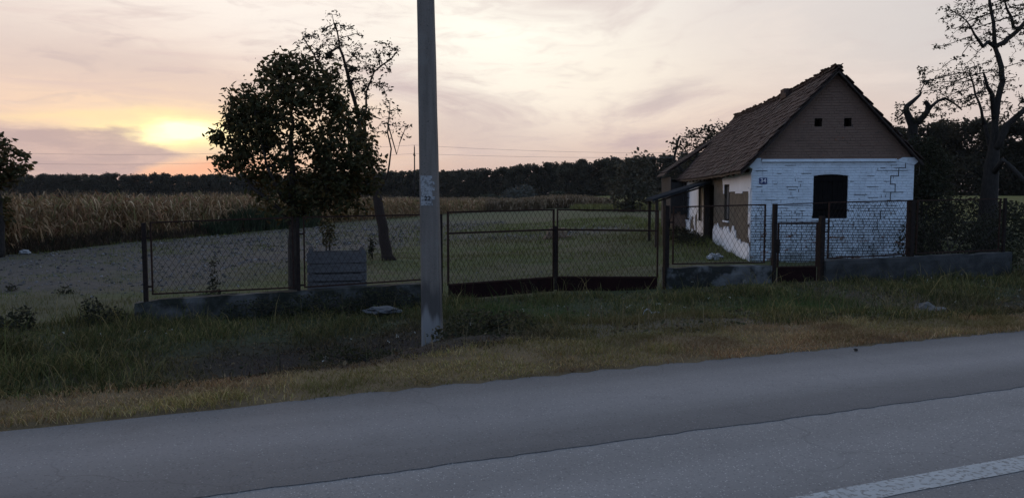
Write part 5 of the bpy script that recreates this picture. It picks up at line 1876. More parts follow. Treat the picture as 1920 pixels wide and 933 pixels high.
def house():
    root = empty('village_house', (HX, HY, HZ), HA)
    tag(root, 'old whitewashed brick house with steep tiled roof and peeling side wall', 'house')
    # ---- front wall with its window opening
    wx0, wx1, wz0, wz1 = 1.70, 2.645, 0.985 - HZ, 2.185 - HZ     # straight part of the opening; a flat arch above
    rise = 0.04
    mb = MB()
    mb.box(0, wx0, 0.0, 0.42, -0.3, ZT)
    mb.box(wx1, HW, 0.0, 0.42, -0.3, ZT)
    mb.box(wx0, wx1, 0.001, 0.419, -0.3, wz0)
    n = 8
    arch = [(wx0 + (wx1 - wx0) * i / n, wz1 + rise * (1 - (2 * i / n - 1) ** 2)) for i in range(n + 1)]
    for (xa, za), (xb, zb) in zip(arch[:-1], arch[1:]):
        mb.add([(xa, 0.001, za), (xb, 0.001, zb), (xb, 0.001, ZT), (xa, 0.001, ZT), (xa, 0.419, za), (xb, 0.419, zb), (xb, 0.419, ZT), (xa, 0.419, ZT)],
               [(0, 1, 2, 3), (7, 6, 5, 4), (0, 4, 5, 1), (2, 6, 7, 3)])
    front = mb.build('front_wall', 'whitewash_joint', root)
    # ---- whitewashed bricks
    bl, bh, jt = 0.268, 0.061, 0.014
    def arch_z(x):
        if wx0 < x < wx1:
            s = (x - wx0) / (wx1 - wx0)
            return wz1 + rise * (1 - (2 * s - 1) ** 2)
        return None
    slots = []
    ncourse = int((ZT + 0.0) / (bh + jt)) + 1
    for c in range(ncourse):
        z0 = -0.02 + c * (bh + jt)
        z1 = min(z0 + bh, ZT - 0.002)
        if z1 - z0 < 0.02:
            continue
        x = -(0.0 if c % 2 == 0 else (bl + jt) / 2)
        hdr = c % 4 == 3
        ln = 0.128 if hdr else bl
        while x < HW:
            a, b = max(x, 0.001), min(x + ln, HW - 0.001)
            x += ln + jt
            if b - a < 0.03:
                continue
            mid = (a + b) / 2
            # trim against the window
            if z1 > wz0 and z0 < wz1 + rise:
                az_ = arch_z(min(max(mid, wx0 + 0.001), wx1 - 0.001))
                if z0 < wz1 or (az_ and z0 < az_):
                    if a >= wx0 and b <= wx1:
                        continue
                    if a < wx0 < b:
                        b = wx0
                    elif a < wx1 < b:
                        a = wx1
                    if b - a < 0.03:
                        continue
            slots.append((a, b, z0, z1))
    slots.sort(key=lambda s: -(s[2] > 1.60) * 10 - (s[1] - s[0]) - s[2] * 0.01)
    cache = {}
    rest = MB()
    rr = random.Random(3)
    def brick_mb(L, h, dp=0.009):
        m = MB()
        e = 0.005
        m.add([(0, 0, 0), (L, 0, 0), (L, 0, h), (0, 0, h), (e, -dp, e), (L - e, -dp, e), (L - e, -dp, h - e), (e, -dp, h - e)],
              [(4, 5, 6, 7), (0, 1, 5, 4), (1, 2, 6, 5), (2, 3, 7, 6), (3, 0, 4, 7)])
        return m
    for i, (a, b, z0, z1) in enumerate(slots):
        L, h = round(b - a, 3), round(z1 - z0, 4)
        off = rr.uniform(-0.004, 0.003)
        if i < 300:
            key = (L, h)
            if key not in cache:
                cache[key] = brick_mb(L, h).mesh('brick', 'whitewash')
            link('brick', cache[key], front, (a, off, z0), (0, rr.gauss(0, 0.004), 0))
        else:
            m = brick_mb(L, h)
            rest.add([(x + a, y + off, z + z0) for x, y, z in m.v], m.f)
    tag(rest.build('bricks', 'whitewash', front), kind='stuff')
    # ---- washed-out joints and the stepped crack
    js = MB()
    rj = random.Random(11)
    def hseg(x, z, l, w):
        js.box(x, x + l, -0.0165, -0.004, z - w / 2, z + w / 2)
    def vseg(x, z, l, w):
        js.box(x - w / 2, x + w / 2, -0.0163, -0.004, z, z + l)
    pitch = bh + jt
    def jz(z):
        return -0.02 + round((z + 0.02) / pitch) * pitch - jt / 2
    for _ in range(520):
        z = jz(rj.uniform(0.05, ZT - 0.15) if rj.random() < 0.24 else rj.uniform(0.05, 1.75))
        x = rj.uniform(0.05, HW - 0.4)
        if wx0 - 0.35 < x < wx1 and wz0 < z < wz1 + rise:
            continue
        if rj.random() < 0.72:
            hseg(x, z, rj.uniform(0.08, 0.38), rj.uniform(0.006, 0.014))
        else:
            vseg(x, z, pitch, rj.uniform(0.006, 0.012))
    tag(js.build('open_joints', 'joint_dark', front), kind='stuff')
    js = MB()
    path = [(4.41, -0.03), (4.18, -0.05), (4.18, -0.235), (4.00, -0.235), (4.00, -0.43), (3.79, -0.48), (3.79, -0.67), (3.92, -0.71), (3.92, -0.89),
            (3.80, -0.93), (3.80, -1.12), (3.72, -1.12), (3.72, -1.30)]
    def crack(pts, w):
        for (xa, da), (xb, db) in zip(pts[:-1], pts[1:]):
            if abs(xa - xb) > abs(da - db):
                hseg(min(xa, xb) - w / 2, jz(ZT + db), abs(xa - xb) + w, w * rj.uniform(0.7, 1.2))
            else:
                vseg(xa, min(jz(ZT + da), jz(ZT + db)), abs(jz(ZT + da) - jz(ZT + db)), w * rj.uniform(0.7, 1.2))
    crack(path, 0.019)
    crack([(3.62, -1.45), (3.55, -1.45), (3.55, -1.62), (3.47, -1.62), (3.47, -1.95), (3.34, -1.95), (3.34, -2.05)], 0.022)
    crack([(3.60, -0.30), (3.98, -0.30)], 0.012)
    crack([(3.79, -0.58), (3.62, -0.58)], 0.012)
    tag(js.build('stepped_crack', 'joint_dark', front), kind='stuff')
    # ---- cornice and eaves corbels
    MB().box(0.26, 3.92, -0.075, 0.0, ZT - 0.055, ZT + 0.02).build('cornice', 'whitewash', root)
    MB().prism([(HW - 0.42, ZT), (HW - 0.42, ZT - 0.05), (HW - 0.01, ZT - 0.15), (HW + 0.004, ZT - 0.14), (HW + 0.15, ZT - 0.015), (HW + 0.05, ZT + 0.06), (HW - 0.3, ZT + 0.06)],
               -0.022, 0.36, lambda u, w, d: (u, d, w)).build('corbel', 'whitewash', root)
    MB().prism([(0.24, ZT + 0.05), (0.24, ZT - 0.20), (0.02, ZT - 0.26), (-0.13, ZT - 0.17), (-0.06, ZT - 0.02), (0.08, ZT + 0.05)],
               -0.020, 0.30, lambda u, w, d: (u, d, w)).build('corbel', 'whitewash', root)
    # ---- boarded window
    win = MB()
    win.beam((wx0 + 0.03, 0.11, wz0 + 0.02), (wx0 + 0.03, 0.11, wz1), 0.06, 0.06, (1, 0, 0))
    win.beam((wx1 - 0.03, 0.11, wz0 + 0.02), (wx1 - 0.03, 0.11, wz1), 0.06, 0.06, (1, 0, 0))
    window = win.build('window', 'dark_wood', root)
    nb = 7
    for i in range(nb):
        x0, x1 = wx0 + 0.002 + (wx1 - wx0 - 0.004) * i / nb, wx0 + 0.002 + (wx1 - wx0 - 0.004) * (i + 1) / nb
        MB().box(x0 + 0.004, x1 - 0.004, 0.035 + 0.006 * (i % 2), 0.07, wz0 + 0.002, wz1 + rise * (1 - (2 * (i + 0.5) / nb - 1) ** 2) - 0.012).build('shutter_board', 'black_wood', window)
    for z in (wz0 + 0.25, wz1 - 0.15):
        MB().box(wx0 + 0.03, wx1 - 0.03, 0.012, 0.034, z, z + 0.09).build('shutter_batten', 'black_wood', window)
    MB().box(wx0 - 0.02, wx1 + 0.02, -0.035, 0.06, wz0 - 0.045, wz0 - 0.001).build('sill', 'whitewash', window)
    # ---- number plate
    pl = MB()
    pl.prism([(0.20 + 0.21 * a, 1.955 - HZ + 0.175 * b) for a, b in ((0.04, 0), (0.96, 0), (1, 0.05), (1, 0.95), (0.96, 1), (0.04, 1), (0, 0.95), (0, 0.05))], -0.030, -0.014, lambda u, w, d: (u, d, w))
    plate = pl.build('number_plate', 'enamel_blue', root)
    link('digits', text_mesh('34', 0.165, 0.001, 'enamel_white'), plate, (0.305, -0.033, 2.042 - HZ), (R(90), 0, 0))
    # ---- gable
    zg = ZT
    gb = MB()
    holes = ((1.70, 1.905, 3.56 - HZ, 3.79 - HZ), (2.505, 2.71, 3.56 - HZ, 3.79 - HZ))
    def gspan(z):
        d = (ZR - 0.10 - z) / SL
        return max(0.02, XR - d), min(HW - 0.02, XR + d)
    zs = sorted(set([zg + 0.0, ZR - 0.12] + [h[2] for h in holes] + [h[3] for h in holes] + list(np.linspace(zg, ZR - 0.12, 14))))
    for za, zb in zip(zs[:-1], zs[1:]):
        (l0, r0), (l1, r1) = gspan(za), gspan(zb)
        segs = [('L', 'R')]
        cuts = [h for h in holes if za >= h[2] - 1e-6 and zb <= h[3] + 1e-6]
        xs = [None] + [c for h in cuts for c in (h[0], h[1])] + [None]
        for i in range(0, len(xs), 2):
            A0, A1 = (l0, l1) if xs[i] is None else (xs[i], xs[i])
            B0, B1 = (r0, r1) if xs[i + 1] is None else (xs[i + 1], xs[i + 1])
            gb.add([(A0, 0.06, za), (B0, 0.06, za), (B1, 0.06, zb), (A1, 0.06, zb), (A0, 0.30, za), (B0, 0.30, za), (B1, 0.30, zb), (A1, 0.30, zb)],
                   [(0, 1, 2, 3), (7, 6, 5, 4), (1, 5, 6, 2), (3, 7, 4, 0)])
    gable = gb.build('gable_wall', 'mortar', root)
    gbr = MB()
    for c in range(80):
        z0 = zg + 0.005 + c * (bh + jt)
        z1 = z0 + bh
        l, r = gspan(z1)
        if r - l < 0.1:
            break
        x = l - (0 if c % 2 else (bl + jt) / 2)
        ln = 0.128 if c % 5 == 2 else bl
        while x < r:
            a, b = max(x, l), min(x + ln, r)
            x += ln + jt
            if b - a < 0.03:
                continue
            skip = False
            for h in holes:
                if z1 > h[2] and z0 < h[3] and b > h[0] and a < h[1]:
                    if a < h[0] - 0.03:
                        b = h[0]
                    elif b > h[1] + 0.03:
                        a = h[1]
                    else:
                        skip = True
            if skip or b - a < 0.03:
                continue
            m = brick_mb(b - a, bh, 0.008)
            off = 0.06 + rr.uniform(-0.006, 0.004)
            gbr.add([(q[0] + a, q[1] + off, q[2] + z0) for q in m.v], m.f)
    tag(gbr.build('bricks', 'gable_brick', gable), kind='stuff')
    for h in holes:
        m = MB()
        x0, x1, z0, z1 = h
        m.add([(x0, 0.06, z0), (x1, 0.06, z0), (x1, 0.06, z1), (x0, 0.06, z1), (x0, 0.5, z0), (x1, 0.5, z0), (x1, 0.5, z1), (x0, 0.5, z1)],
              [(4, 5, 6, 7), (0, 1, 5, 4), (1, 2, 6, 5), (2, 3, 7, 6), (3, 0, 4, 7)])
        m.build('vent_hole', 'interior', gable)
    # ---- right and back walls
    MB().box(HW - 0.40, HW - 0.003, 0.42, HL, -0.3, ZT).build('right_wall', 'white_plaster', root)
    MB().box(0.4, HW - 0.4, HL - 0.4, HL, -0.3, ZT).build('back_wall', 'adobe', root)
    # ---- peeling side wall: adobe core with openings, plaster skin over it
    ops = [('window', 3.1, 3.95, 0.80 - HZ, 1.98 - HZ), ('door', 5.9, 7.3, -0.05, 2.02 - HZ), ('window', 8.3, 9.15, 0.62 - HZ, 2.02 - HZ), ('window', 11.6, 13.0, 0.55 - HZ, 1.98 - HZ)]
    sw = MB()
    y = 0.42
    ztop = ZT - 0.30
    for (_, a, b, z0, z1) in ops:
        sw.box(0.0, 0.40, y, a, -0.3, ztop)
        sw.box(0.001, 0.399, a, b, -0.3, z0)
        sw.box(0.001, 0.399, a, b, z1, ztop)
        y = b
    sw.box(0.0, 0.40, y, HL, -0.3, ztop)
    side = sw.build('side_wall', 'adobe', root)
    g = 0.06
    cells = {}
    def plaster(y, z):
        for (_, a, b, z0, z1) in ops:
            if a - 0.02 < y < b + 0.02 and z0 - 0.02 < z < z1 + 0.02:
                return False
        n1 = noise.noise(Vector((y * 1.3, z * 1.3, 2.0))) * 0.35 + noise.noise(Vector((y * 5, z * 5, 7.0))) * 0.10
        zz = z + HZ
        lo = 0.42 + 0.25 * noise.noise(Vector((y * 2.3, 0, 1.0))) + (0.12 if y > 2 else -0.15)      # remaining plaster along the foot
        hi = 1.72 + n1 * 0.3
        if 4.1 + n1 < y < 7.75 + n1:
            hi = 3.5
        if 0.25 + 0.3 * n1 < y < 8.0 and lo < zz < hi:
            return False
        if 0.0 <= y < 0.3 and zz < 1.9 and noise.noise(Vector((y * 9, z * 4, 3.0))) > 0.05:
            return False
        if 9.5 < y < 11.4 and zz < 0.75 + n1 and noise.noise(Vector((y * 2, z * 2, 9.0))) > -0.1:
            return False
        return True
    ny, nz = int(HL / g), int((ztop - 0.0) / g)
    for i in range(ny):
        for j in range(-2, nz):
            if plaster((i + 0.5) * g, (j + 0.5) * g):
                cells[(i, j)] = 1
    pm = MB()
    def jit(i, j):
        q = Vector((i * 0.77, j * 0.77, 4.0))
        return (i * g + 0.022 * noise.noise(q), j * g + 0.022 * noise.noise(q + Vector((9, 3, 1))))
    vid = {}
    def vtx(i, j, lay):
        k = (i, j, lay)
        if k not in vid:
            yy, zz = jit(i, j)
            yy = max(yy, 0.015)
            pm.v.append((-0.024 - 0.006 * noise.noise(Vector((i * 0.2, j * 0.2, 0))) if lay else -0.0005, yy, zz))
            vid[k] = len(pm.v) - 1
        return vid[k]
    for (i, j) in cells:
        pm.f.append((vtx(i, j, 1), vtx(i, j + 1, 1), vtx(i + 1, j + 1, 1), vtx(i + 1, j, 1)))
        for (di, dj, e) in ((-1, 0, ((0, 0), (0, 1))), (1, 0, ((1, 1), (1, 0))), (0, -1, ((1, 0), (0, 0))), (0, 1, ((0, 1), (1, 1)))):
            if (i + di, j + dj) not in cells:
                (a, b), (c, d) = e
                pm.f.append((vtx(i + a, j + b, 0), vtx(i + c, j + d, 0), vtx(i + c, j + d, 1), vtx(i + a, j + b, 1)))
    pm.build('plaster', 'white_plaster', side)
    # openings of the side wall
    for t, (kind, a, b, z0, z1) in enumerate(ops):
        if kind == 'door':
            m = MB().box(0.22, 0.26, a + 0.09, b - 0.09, z0, z1 - 0.06)
            dr = m.build('door', 'dark_wood', root)
            for q in range(6):
                y0 = a + 0.10 + (b - a - 0.2) * q / 6
                MB().box(0.205, 0.2195, y0 + 0.006, y0 + (b - a - 0.2) / 6 - 0.006, z0 + 0.02, z1 - 0.1).build('door_board', 'black_wood', dr)
            f = MB()
            f.box(0.10, 0.28, a + 0.001, a + 0.09, z0, z1 - 0.001)
            f.box(0.10, 0.28, b - 0.09, b - 0.001, z0, z1 - 0.001)
            f.box(0.101, 0.279, a + 0.09, b - 0.09, z1 - 0.07, z1 - 0.002)
            f.build('door_frame', 'dark_wood', dr)
        else:
            light = t == 3
            w = MB()
            fr = 0.06
            ym = (a + b) / 2
            xq = 0.02 if light else 0.13
            mat_ = 'dark_wood'
            for (y0, y1, za, zb) in ((a + 0.001, a + fr, z0, z1), (b - fr, b - 0.001, z0, z1), (a + fr, b - fr, z0 + 0.001, z0 + fr), (a + fr, b - fr, z1 - fr, z1 - 0.001)):
                w.box(xq, xq + 0.06, y0, y1, za, zb)
            win = w.build('window', mat_, root)
            m = MB()
            m.box(xq + 0.012, xq + 0.045, ym - 0.018, ym + 0.018, z0 + fr, z1 - fr)
            for s in (0.36, 0.68):
                zc = z0 + (z1 - z0) * s
                m.box(xq + 0.014, xq + 0.043, a + fr, ym - 0.018, zc - 0.014, zc + 0.014)
                m.box(xq + 0.014, xq + 0.043, ym + 0.018, b - fr, zc - 0.014, zc + 0.014)
            m.build('glazing_bars', mat_, win)
            for s0, s1 in ((0.0, 0.36), (0.36, 0.68), (0.68, 1.0)):
                for y0, y1 in ((a + fr, ym - 0.018), (ym + 0.018, b - fr)):
                    MB().box(xq + 0.025, xq + 0.030, y0, y1, z0 + (z1 - z0) * s0 + 0.016, z0 + (z1 - z0) * s1 - 0.016).build('pane', 'curtain' if light else 'interior', win)
            MB().box(-0.05, 0.10, a - 0.03, b + 0.03, z0 - 0.05, z0 - 0.002).build('sill', 'white_plaster', win)
            if t == 0:
                MB().box(xq - 0.06, xq - 0.02, b - 0.34, b - 0.06, z0 + 0.05, z1 - 0.05).build('shutter', 'grey_wood', win)
            if t == 2:
                MB().box(xq - 0.09, xq - 0.04, a + 0.05, b - 0.10, z0 + 0.02, z1 - 0.05).build('shutter', 'grey_wood', win)
    MB().box(0.45, 0.5, 0.5, HL - 0.5, -0.25, ZT - 0.3).build('inner_wall', 'interior', root)
    # ---- roof: boarding under the tiles, tiles, ridge tiles
    EAVE = 2.64                       # distance from ridge to the left eave
    YF = -0.17
    NYR = 30
    deck = MB()
    def slope(sgn, eave, y0, y1, zf, thick, mbx):
        nd = 6
        base = len(mbx.v)
        for lay in (0, 1):
            for i in range(NYR + 1):
                y = y0 + (y1 - y0) * i / NYR
                for j in range(nd + 1):
                    d = eave * j / nd
                    mbx.v.append((XR + sgn * d, y, zf(d, y) - 0.03 - lay * thick))
        L = (NYR + 1) * (nd + 1)
        def q(i, j, lay):
            return base + lay * L + i * (nd + 1) + j
        for i in range(NYR):
            for j in range(nd):
                mbx.f.append((q(i, j, 0), q(i, j + 1, 0), q(i + 1, j + 1, 0), q(i + 1, j, 0)))
                mbx.f.append((q(i, j, 1), q(i + 1, j, 1), q(i + 1, j + 1, 1), q(i, j + 1, 1)))
            mbx.f.append((q(i, nd, 0), q(i, nd, 1), q(i + 1, nd, 1), q(i + 1, nd, 0)))
        for j in range(nd):
            mbx.f.append((q(0, j, 0), q(0, j, 1), q(0, j + 1, 1), q(0, j + 1, 0)))
            mbx.f.append((q(NYR, j, 0), q(NYR, j + 1, 0), q(NYR, j + 1, 1), q(NYR, j, 1)))
    slope(-1, EAVE - 0.05, YF + 0.04, HL, roof_z, 0.05, deck)
    slope(1, 2.36, YF + 0.04, HL, roof_z, 0.05, deck)
    roof = deck.build('roof', 'dark_wood', root)
    tw, te = 0.195, 0.205
    def tile_mb():
        m = MB()
        w, l, t = tw - 0.008, 0.33, 0.021
        top = [(-w / 2, 0), (w / 2, 0), (w / 2, l - 0.045), (w * 0.28, l), (-w * 0.28, l), (-w / 2, l - 0.045)]
        n = len(top)
        m.v = [(x, y, t) for x, y in top] + [(x, y, 0) for x, y in top]
        m.f = [tuple(range(n))[::-1], tuple(range(n, 2 * n))] + [((i + 1) % n, i, n + i, n + (i + 1) % n) for i in range(n)]
        return m
    T = tile_mb()
    Tmesh = T.mesh('tile', 'roof_tile')
    from mathutils import Matrix
    rest, allt = MB(), []
    for sgn, eave in ((-1, EAVE), (1, 2.42)):
        sl = math.hypot(1, SL)
        rows = int(eave * sl / te)
        ncol = int((HL - YF) / tw)
        for rI in range(rows):
            dist = (rI + 1) * te / sl          # lower edge, horizontal
            for cI in range(ncol + 1):
                y = YF + (cI + (0.5 if rI % 2 else 0.0)) * tw + tw / 2 - 0.02
                if y > HL:
                    continue
                if rr.random() < 0.006:
                    continue
                d_up = max(0.0, dist - 0.33 / sl)
                p_up = Vector((XR + sgn * d_up, y, roof_z(d_up, y) - 0.022))
                p_dn = Vector((XR + sgn * dist, y, roof_z(dist, y) + 0.016))
                ax = (p_dn - p_up).normalized()
                ay = Vector((0, 1, 0)) * (1 if sgn > 0 else -1)
                nz = ay.cross(ax) * -1 if False else ax.cross(ay)
                if nz.z < 0:
                    nz = -nz
                    ay = -ay
                M = Matrix((( ay.x, ax.x, nz.x, 0), (ay.y, ax.y, nz.y, 0), (ay.z, ax.z, nz.z, 0), (0, 0, 0, 1)))
                M = M @ Matrix.Rotation(rr.gauss(0, 0.03), 4, 'Z')
                M.translation = p_dn - ax * 0.33 + nz * rr.uniform(-0.002, 0.022) + ax * rr.gauss(0, 0.018)
                allt.append((y + (0 if sgn < 0 else 100), M))
    allt.sort(key=lambda q: q[0])
    for i, (_, M) in enumerate(allt):
        if i < 290:
            o = link('tile', Tmesh, roof)
            o.matrix_local = M
        else:
            rest.add([M @ Vector(v) for v in T.v], T.f)
    tag(rest.build('tiles', 'roof_tile', roof), kind='stuff')
    nr = int((HL - YF) / 0.33)
    for i in range(nr):
        y0 = YF - 0.02 + i * 0.33
        m = MB()
        seg = 6
        for k, yy in ((1.0, y0), (0.88, y0 + 0.37)):
            for s in range(seg + 1):
                a = math.pi * (0.08 + 0.84 * s / seg)
                m.v.append((XR + 0.125 * k * math.cos(a), yy, roof_z(0.0, yy) - 0.05 + 0.115 * k * math.sin(a)))
        for s in range(seg):
            m.f.append((s, s + 1, seg + 2 + s, seg + 1 + s))
        nb_ = len(m.v)
        m.v += [(x, y, z - 0.018) for x, y, z in m.v]
        m.f += [(nb_ + s, nb_ + seg + 1 + s, nb_ + seg + 2 + s, nb_ + s + 1) for s in range(seg)]
        m.f += [(s, nb_ + s, nb_ + s + 1, s + 1) for s in range(seg)]
        m.build('ridge_tile', 'roof_tile', roof)
    ch = MB()
    for i in range(2):
        for (x0, x1, y0, y1) in ((-0.30, 0.0, 4.05, 4.25), (0.0, 0.26, 4.05, 4.25), (-0.30, -0.12, 4.25, 4.55), (0.10, 0.26, 4.25, 4.55), (-0.30, 0.26, 4.55, 4.72)):
            if i == 1 and rr.random() < 0.35:
                continue
            ch.box(XR + x0 + 0.004, XR + x1 - 0.004, y0 + 0.003, y1 - 0.003, ZR - 0.30 + i * 0.16, ZR - 0.30 + i * 0.16 + 0.155)
    ch.build('chimney_stub', 'roof_tile', roof)
    # barge board under the front verge
    for sgn, e in ((-1, EAVE - 0.05), (1, 2.36)):
        MB().beam((XR, YF + 0.03, ZR - 0.13), (XR + sgn * e, YF + 0.03, ZR - 0.13 - SL * e + 0.03), 0.025, 0.12, (0, 1, 0)).build('verge_board', 'dark_wood', roof)
    # rafters showing at the eave
    for i in range(16):
        y = 0.35 + i * 0.85
        if y > HL - 0.1:
            break
        d0, d1 = 2.0, EAVE - 0.08
        MB().beam((XR - d0, y, roof_z(d0, y) - 0.15), (XR - d1, y, roof_z(d1, y) - 0.13), 0.09, 0.10, (0, 1, 0)).build('rafter', 'dark_wood', roof)
    MB().box(-0.02, 0.38, 0.30, HL - 0.01, ZT - 0.30, ZT - 0.16).build('wall_plate', 'dark_wood', root)
    # ---- lean-to roof over the side door
    lr = MB()
    y0, y1 = 6.2, 9.2
    a0, a1 = Vector((-2.14, 0, 1.50 - HZ)), Vector((-0.03, 0, 2.18 - HZ))
    th = 0.09
    nn = 10
    for i in range(nn):
        p, q = a0.lerp(a1, i / nn), a0.lerp(a1, (i + 1) / nn)
        e = 0.004 * (i % 2)
        vs = []
        for zz in (-th, 0.0):
            for (pt, yy) in ((p, y0), (q, y0), (q, y1), (p, y1)):
                vs.append((pt.x, yy, pt.z + zz + e))
        lr.add(vs, [(0, 3, 2, 1), (4, 5, 6, 7), (0, 1, 5, 4), (1, 2, 6, 5), (2, 3, 7, 6), (3, 0, 4, 7)])
    lean = lr.build('lean_to_roof', 'roof_felt', root)
    for yy in (y0 + 0.15, y1 - 0.15):
        for xx in (-1.98, -1.70):
            zt = a0.lerp(a1, (xx + 2.12) / 2.14).z - th - 0.01
            MB().beam((xx, yy, -0.95), (xx, yy, zt), 0.11, 0.11, (1, 0, 0)).build('post', 'dark_wood', lean)
        MB().beam((-2.05, yy, a0.z - 0.12), (-0.05, yy, a1.z - 0.145), 0.06, 0.09, (0, 1, 0)).build('rafter', 'dark_wood', lean)
    MB().beam((-0.12, 6.75, -0.6), (-0.12, 6.75, 2.10 - HZ), 0.17, 0.17, (1, 0, 0)).build('porch_post', 'dark_wood', root)
    # ---- plank annex at the far end
    AY0, AY1, AX0 = HL, HL + 2.7, -0.72
    ann = MB()
    ann.box(AX0 + 0.04, HW - 0.2, AY1 - 0.05, AY1, -0.3, 2.4 - HZ)
    annex = ann.build('annex', 'barn_wood', root)
    npk = 15
    for i in range(npk):
        y0 = AY0 - 0.9 + (AY1 - AY0 + 0.9) * i / npk
        hgt = 2.45 - HZ + rr.uniform(-0.03, 0.02)
        MB().box(AX0, AX0 + 0.025, y0 + 0.008, y0 + (AY1 - AY0 + 0.9) / npk - 0.004, 0.95 if i < 5 else -0.3, hgt).build('plank', 'barn_wood', annex)
    for i in range(5):
        x0 = AX0 + 0.03 + 0.138 * i
        MB().box(x0, x0 + 0.13, AY0 - 0.92, AY0 - 0.895, 1.2 + rr.uniform(-0.1, 0.1), 2.32 - HZ - rr.uniform(0, 0.15)).build('plank', 'barn_wood', annex)
    MB().box(AX0 + 0.05, 0.0, AY0 - 0.85, AY0 - 0.6, -0.3, 1.35).build('brick_pier', 'gable_brick', annex)
    def az_(d, y):
        return (4.76 - HZ) - 0.68 * d + 0.03 * noise.noise(Vector((y, d, 8)))
    dk = MB()
    slope(-1, 3.16, AY0 - 0.05, AY1 + 0.2, az_, 0.06, dk)
    slope(1, 2.5, AY0 + 0.01, AY1 + 0.2, lambda d, y: (4.76 - HZ) - 1.05 * d, 0.06, dk)
    ar = dk.build('annex_roof', 'old_roof_tile', root)
    tl = MB()
    sl2 = math.hypot(1, 0.68)
    for rI in range(int(3.2 * sl2 / te)):
        dist = (rI + 1) * te / sl2
        for cI in range(int((AY1 - AY0 + 0.3) / tw) + 1):
            y = AY0 - 0.06 + (cI + (0.5 if rI % 2 else 0)) * tw
            if rr.random() < 0.04:
                continue
            d_up = max(0.0, dist - 0.33 / sl2)
            p_up = Vector((XR - d_up, y, az_(d_up, y) - 0.022))
            p_dn = Vector((XR - dist, y, az_(dist, y) + 0.01))
            ax = (p_dn - p_up).normalized()
            ay = Vector((0, -1, 0))
            nz = ax.cross(ay)
            if nz.z < 0:
                nz, ay = -nz, -ay
            M = Matrix(((ay.x, ax.x, nz.x, 0), (ay.y, ax.y, nz.y, 0), (ay.z, ax.z, nz.z, 0), (0, 0, 0, 1))) @ Matrix.Rotation(rr.gauss(0, 0.03), 4, 'Z')
            M.translation = p_dn - ax * 0.33 + ax * rr.gauss(0, 0.015)
            tl.add([M @ Vector(v) for v in T.v], T.f)
    tag(tl.build('tiles', 'old_roof_tile', ar), kind='stuff')


house()

# ------------------------------------------------------------------ odds and ends


def lump(name, label, x, y, rad, mat_, cat, seed, dz=0.0, rough=0.35, sub=3, group=None):
    import bmesh
    bm = bmesh.new()
    bmesh.ops.create_icosphere(bm, subdivisions=sub, radius=1.0)
    for v in bm.verts:
        n = 1 + rough * noise.noise(v.co * 1.6 + Vector((seed, 0, 0))) + 0.5 * rough * noise.noise(v.co * 4 + Vector((0, seed, 0)))
        v.co = Vector((v.co.x * rad[0], v.co.y * rad[1], v.co.z * rad[2])) * n
    me = bpy.data.meshes.new(name)
    bm.to_mesh(me)
    bm.free()
    me.materials.append(MATS[mat_])
    o = link(name, me, None, (x, y, gz(x, y) + dz))
    return tag(o, label, cat, group)


lump('boulder', 'pale weathered stone lying in the ditch grass at the right', 7.35, 13.55, (0.30, 0.20, 0.16), 'stone_pale', 'stone', 4.0, 0.08, 0.5)
lump('stone_slab', 'flat grey stone in the weeds under the left wall', -2.35, 13.9, (0.32, 0.16, 0.07), 'stone_grey', 'stone', 8.0, 0.10, 0.5)
lump('plastic_bag', 'crumpled white plastic bag on the grass by the side wall', 5.95, 22.6, (0.16, 0.12, 0.10), 'plastic_white', 'litter', 2.0, 0.10, 1.1)
lump('canister', 'small whitish object lying at the foot of the maize', -19.2, 30.4, (0.22, 0.12, 0.10), 'plastic_white', 'litter', 6.0, 0.07, 0.4)
lump('clod', 'small dark clod lying on the asphalt near the verge', 3.62, 8.05, (0.024, 0.02, 0.014), 'dark_bark', 'clod', 3.0, 0.085, 0.5, 2)


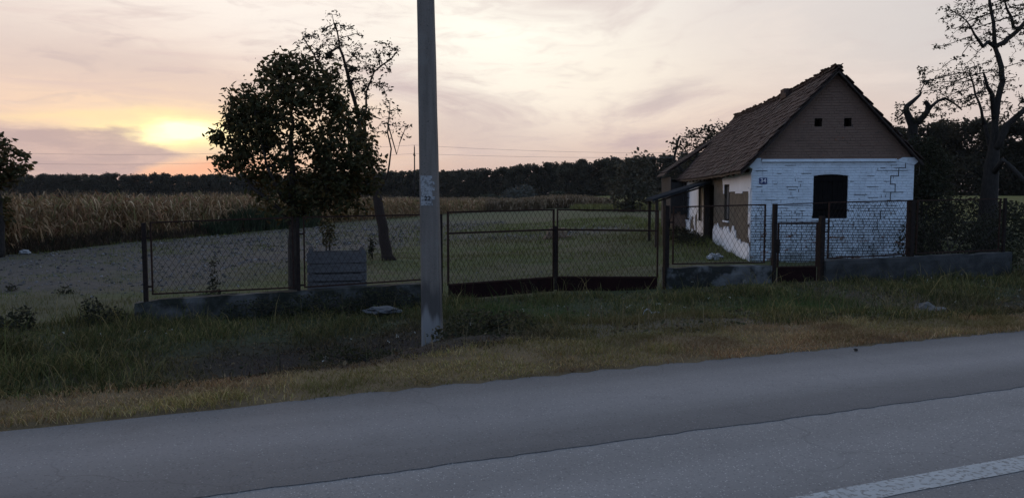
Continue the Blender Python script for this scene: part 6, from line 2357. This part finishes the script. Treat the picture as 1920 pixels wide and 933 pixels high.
def scrap():
    x, y = 2.36, 13.1
    root = empty('plastic_strip', (x, y, gz(x, y)), R(12))
    mb = MB()
    pts = [(-0.13, 0.0, 0.02), (-0.10, 0.01, 0.10), (-0.04, 0.0, 0.13), (0.0, -0.01, 0.09), (0.03, 0.0, 0.05), (0.12, 0.01, 0.06), (0.17, 0.0, 0.045)]
    for i, (p, q) in enumerate(zip(pts[:-1], pts[1:])):
        mb.beam(p, q, 0.004, 0.018 + (0.025 if i >= 4 else 0.0))
    mb.build('strip', 'plastic_white', root)
    tag(root, 'curled white plastic scrap lying on the grass before the wide gate', 'litter')


scrap()


def tile_pile():
    x, y = 2.25, 40.0
    z = gz(x, y)
    root = empty('tile_pile', (x, y, z), R(8))
    rr = random.Random(5)
    for lay in range(6):
        n = 5 - lay // 2
        for i in range(n):
            mb = MB()
            w, l, t = 0.24, 0.42, 0.05
            x0 = -0.62 + i * 0.27 + rr.uniform(-0.05, 0.05) + 0.06 * lay
            mb.box(x0, x0 + w, -0.2 + rr.uniform(-0.06, 0.06), l - 0.2, 0.02 + lay * 0.10, 0.02 + lay * 0.10 + t)
            mb.build('stacked_tile', 'gable_brick', root, rot=(0, 0, rr.uniform(-0.03, 0.03)))
    tag(root, 'small heap of old roof tiles seen through the wide gate', 'tile heap')


tile_pile()


# ------------------------------------------------------------------ thin evening haze over the fields


def build_haze():
    g = bpy.data.objects['ground']
    xs = [v.co.x for v in g.data.vertices]
    ys = [v.co.y for v in g.data.vertices]
    zs = [v.co.z for v in g.data.vertices]
    m = bpy.data.materials.new('haze')
    m.use_nodes = True
    k = Nodes(m.node_tree)
    out = k.n('ShaderNodeOutputMaterial')
    pv = k.n('ShaderNodeVolumePrincipled')
    pv.inputs['Color'].default_value = (0.90, 0.91, 0.95, 1)
    pv.inputs['Density'].default_value = 3.6e-5
    pv.inputs['Anisotropy'].default_value = 0.2
    k.t.links.new(pv.outputs[0], out.inputs['Volume'])
    MATS['haze'] = m
    o = MB().box(min(xs) - 5, max(xs) + 5, min(ys) - 5, max(ys) + 5, min(zs) - 1.0, 34.0).build('haze', 'haze')
    tag(o, 'thin evening haze lying over the fields and forest', 'haze', kind='stuff')


build_haze()
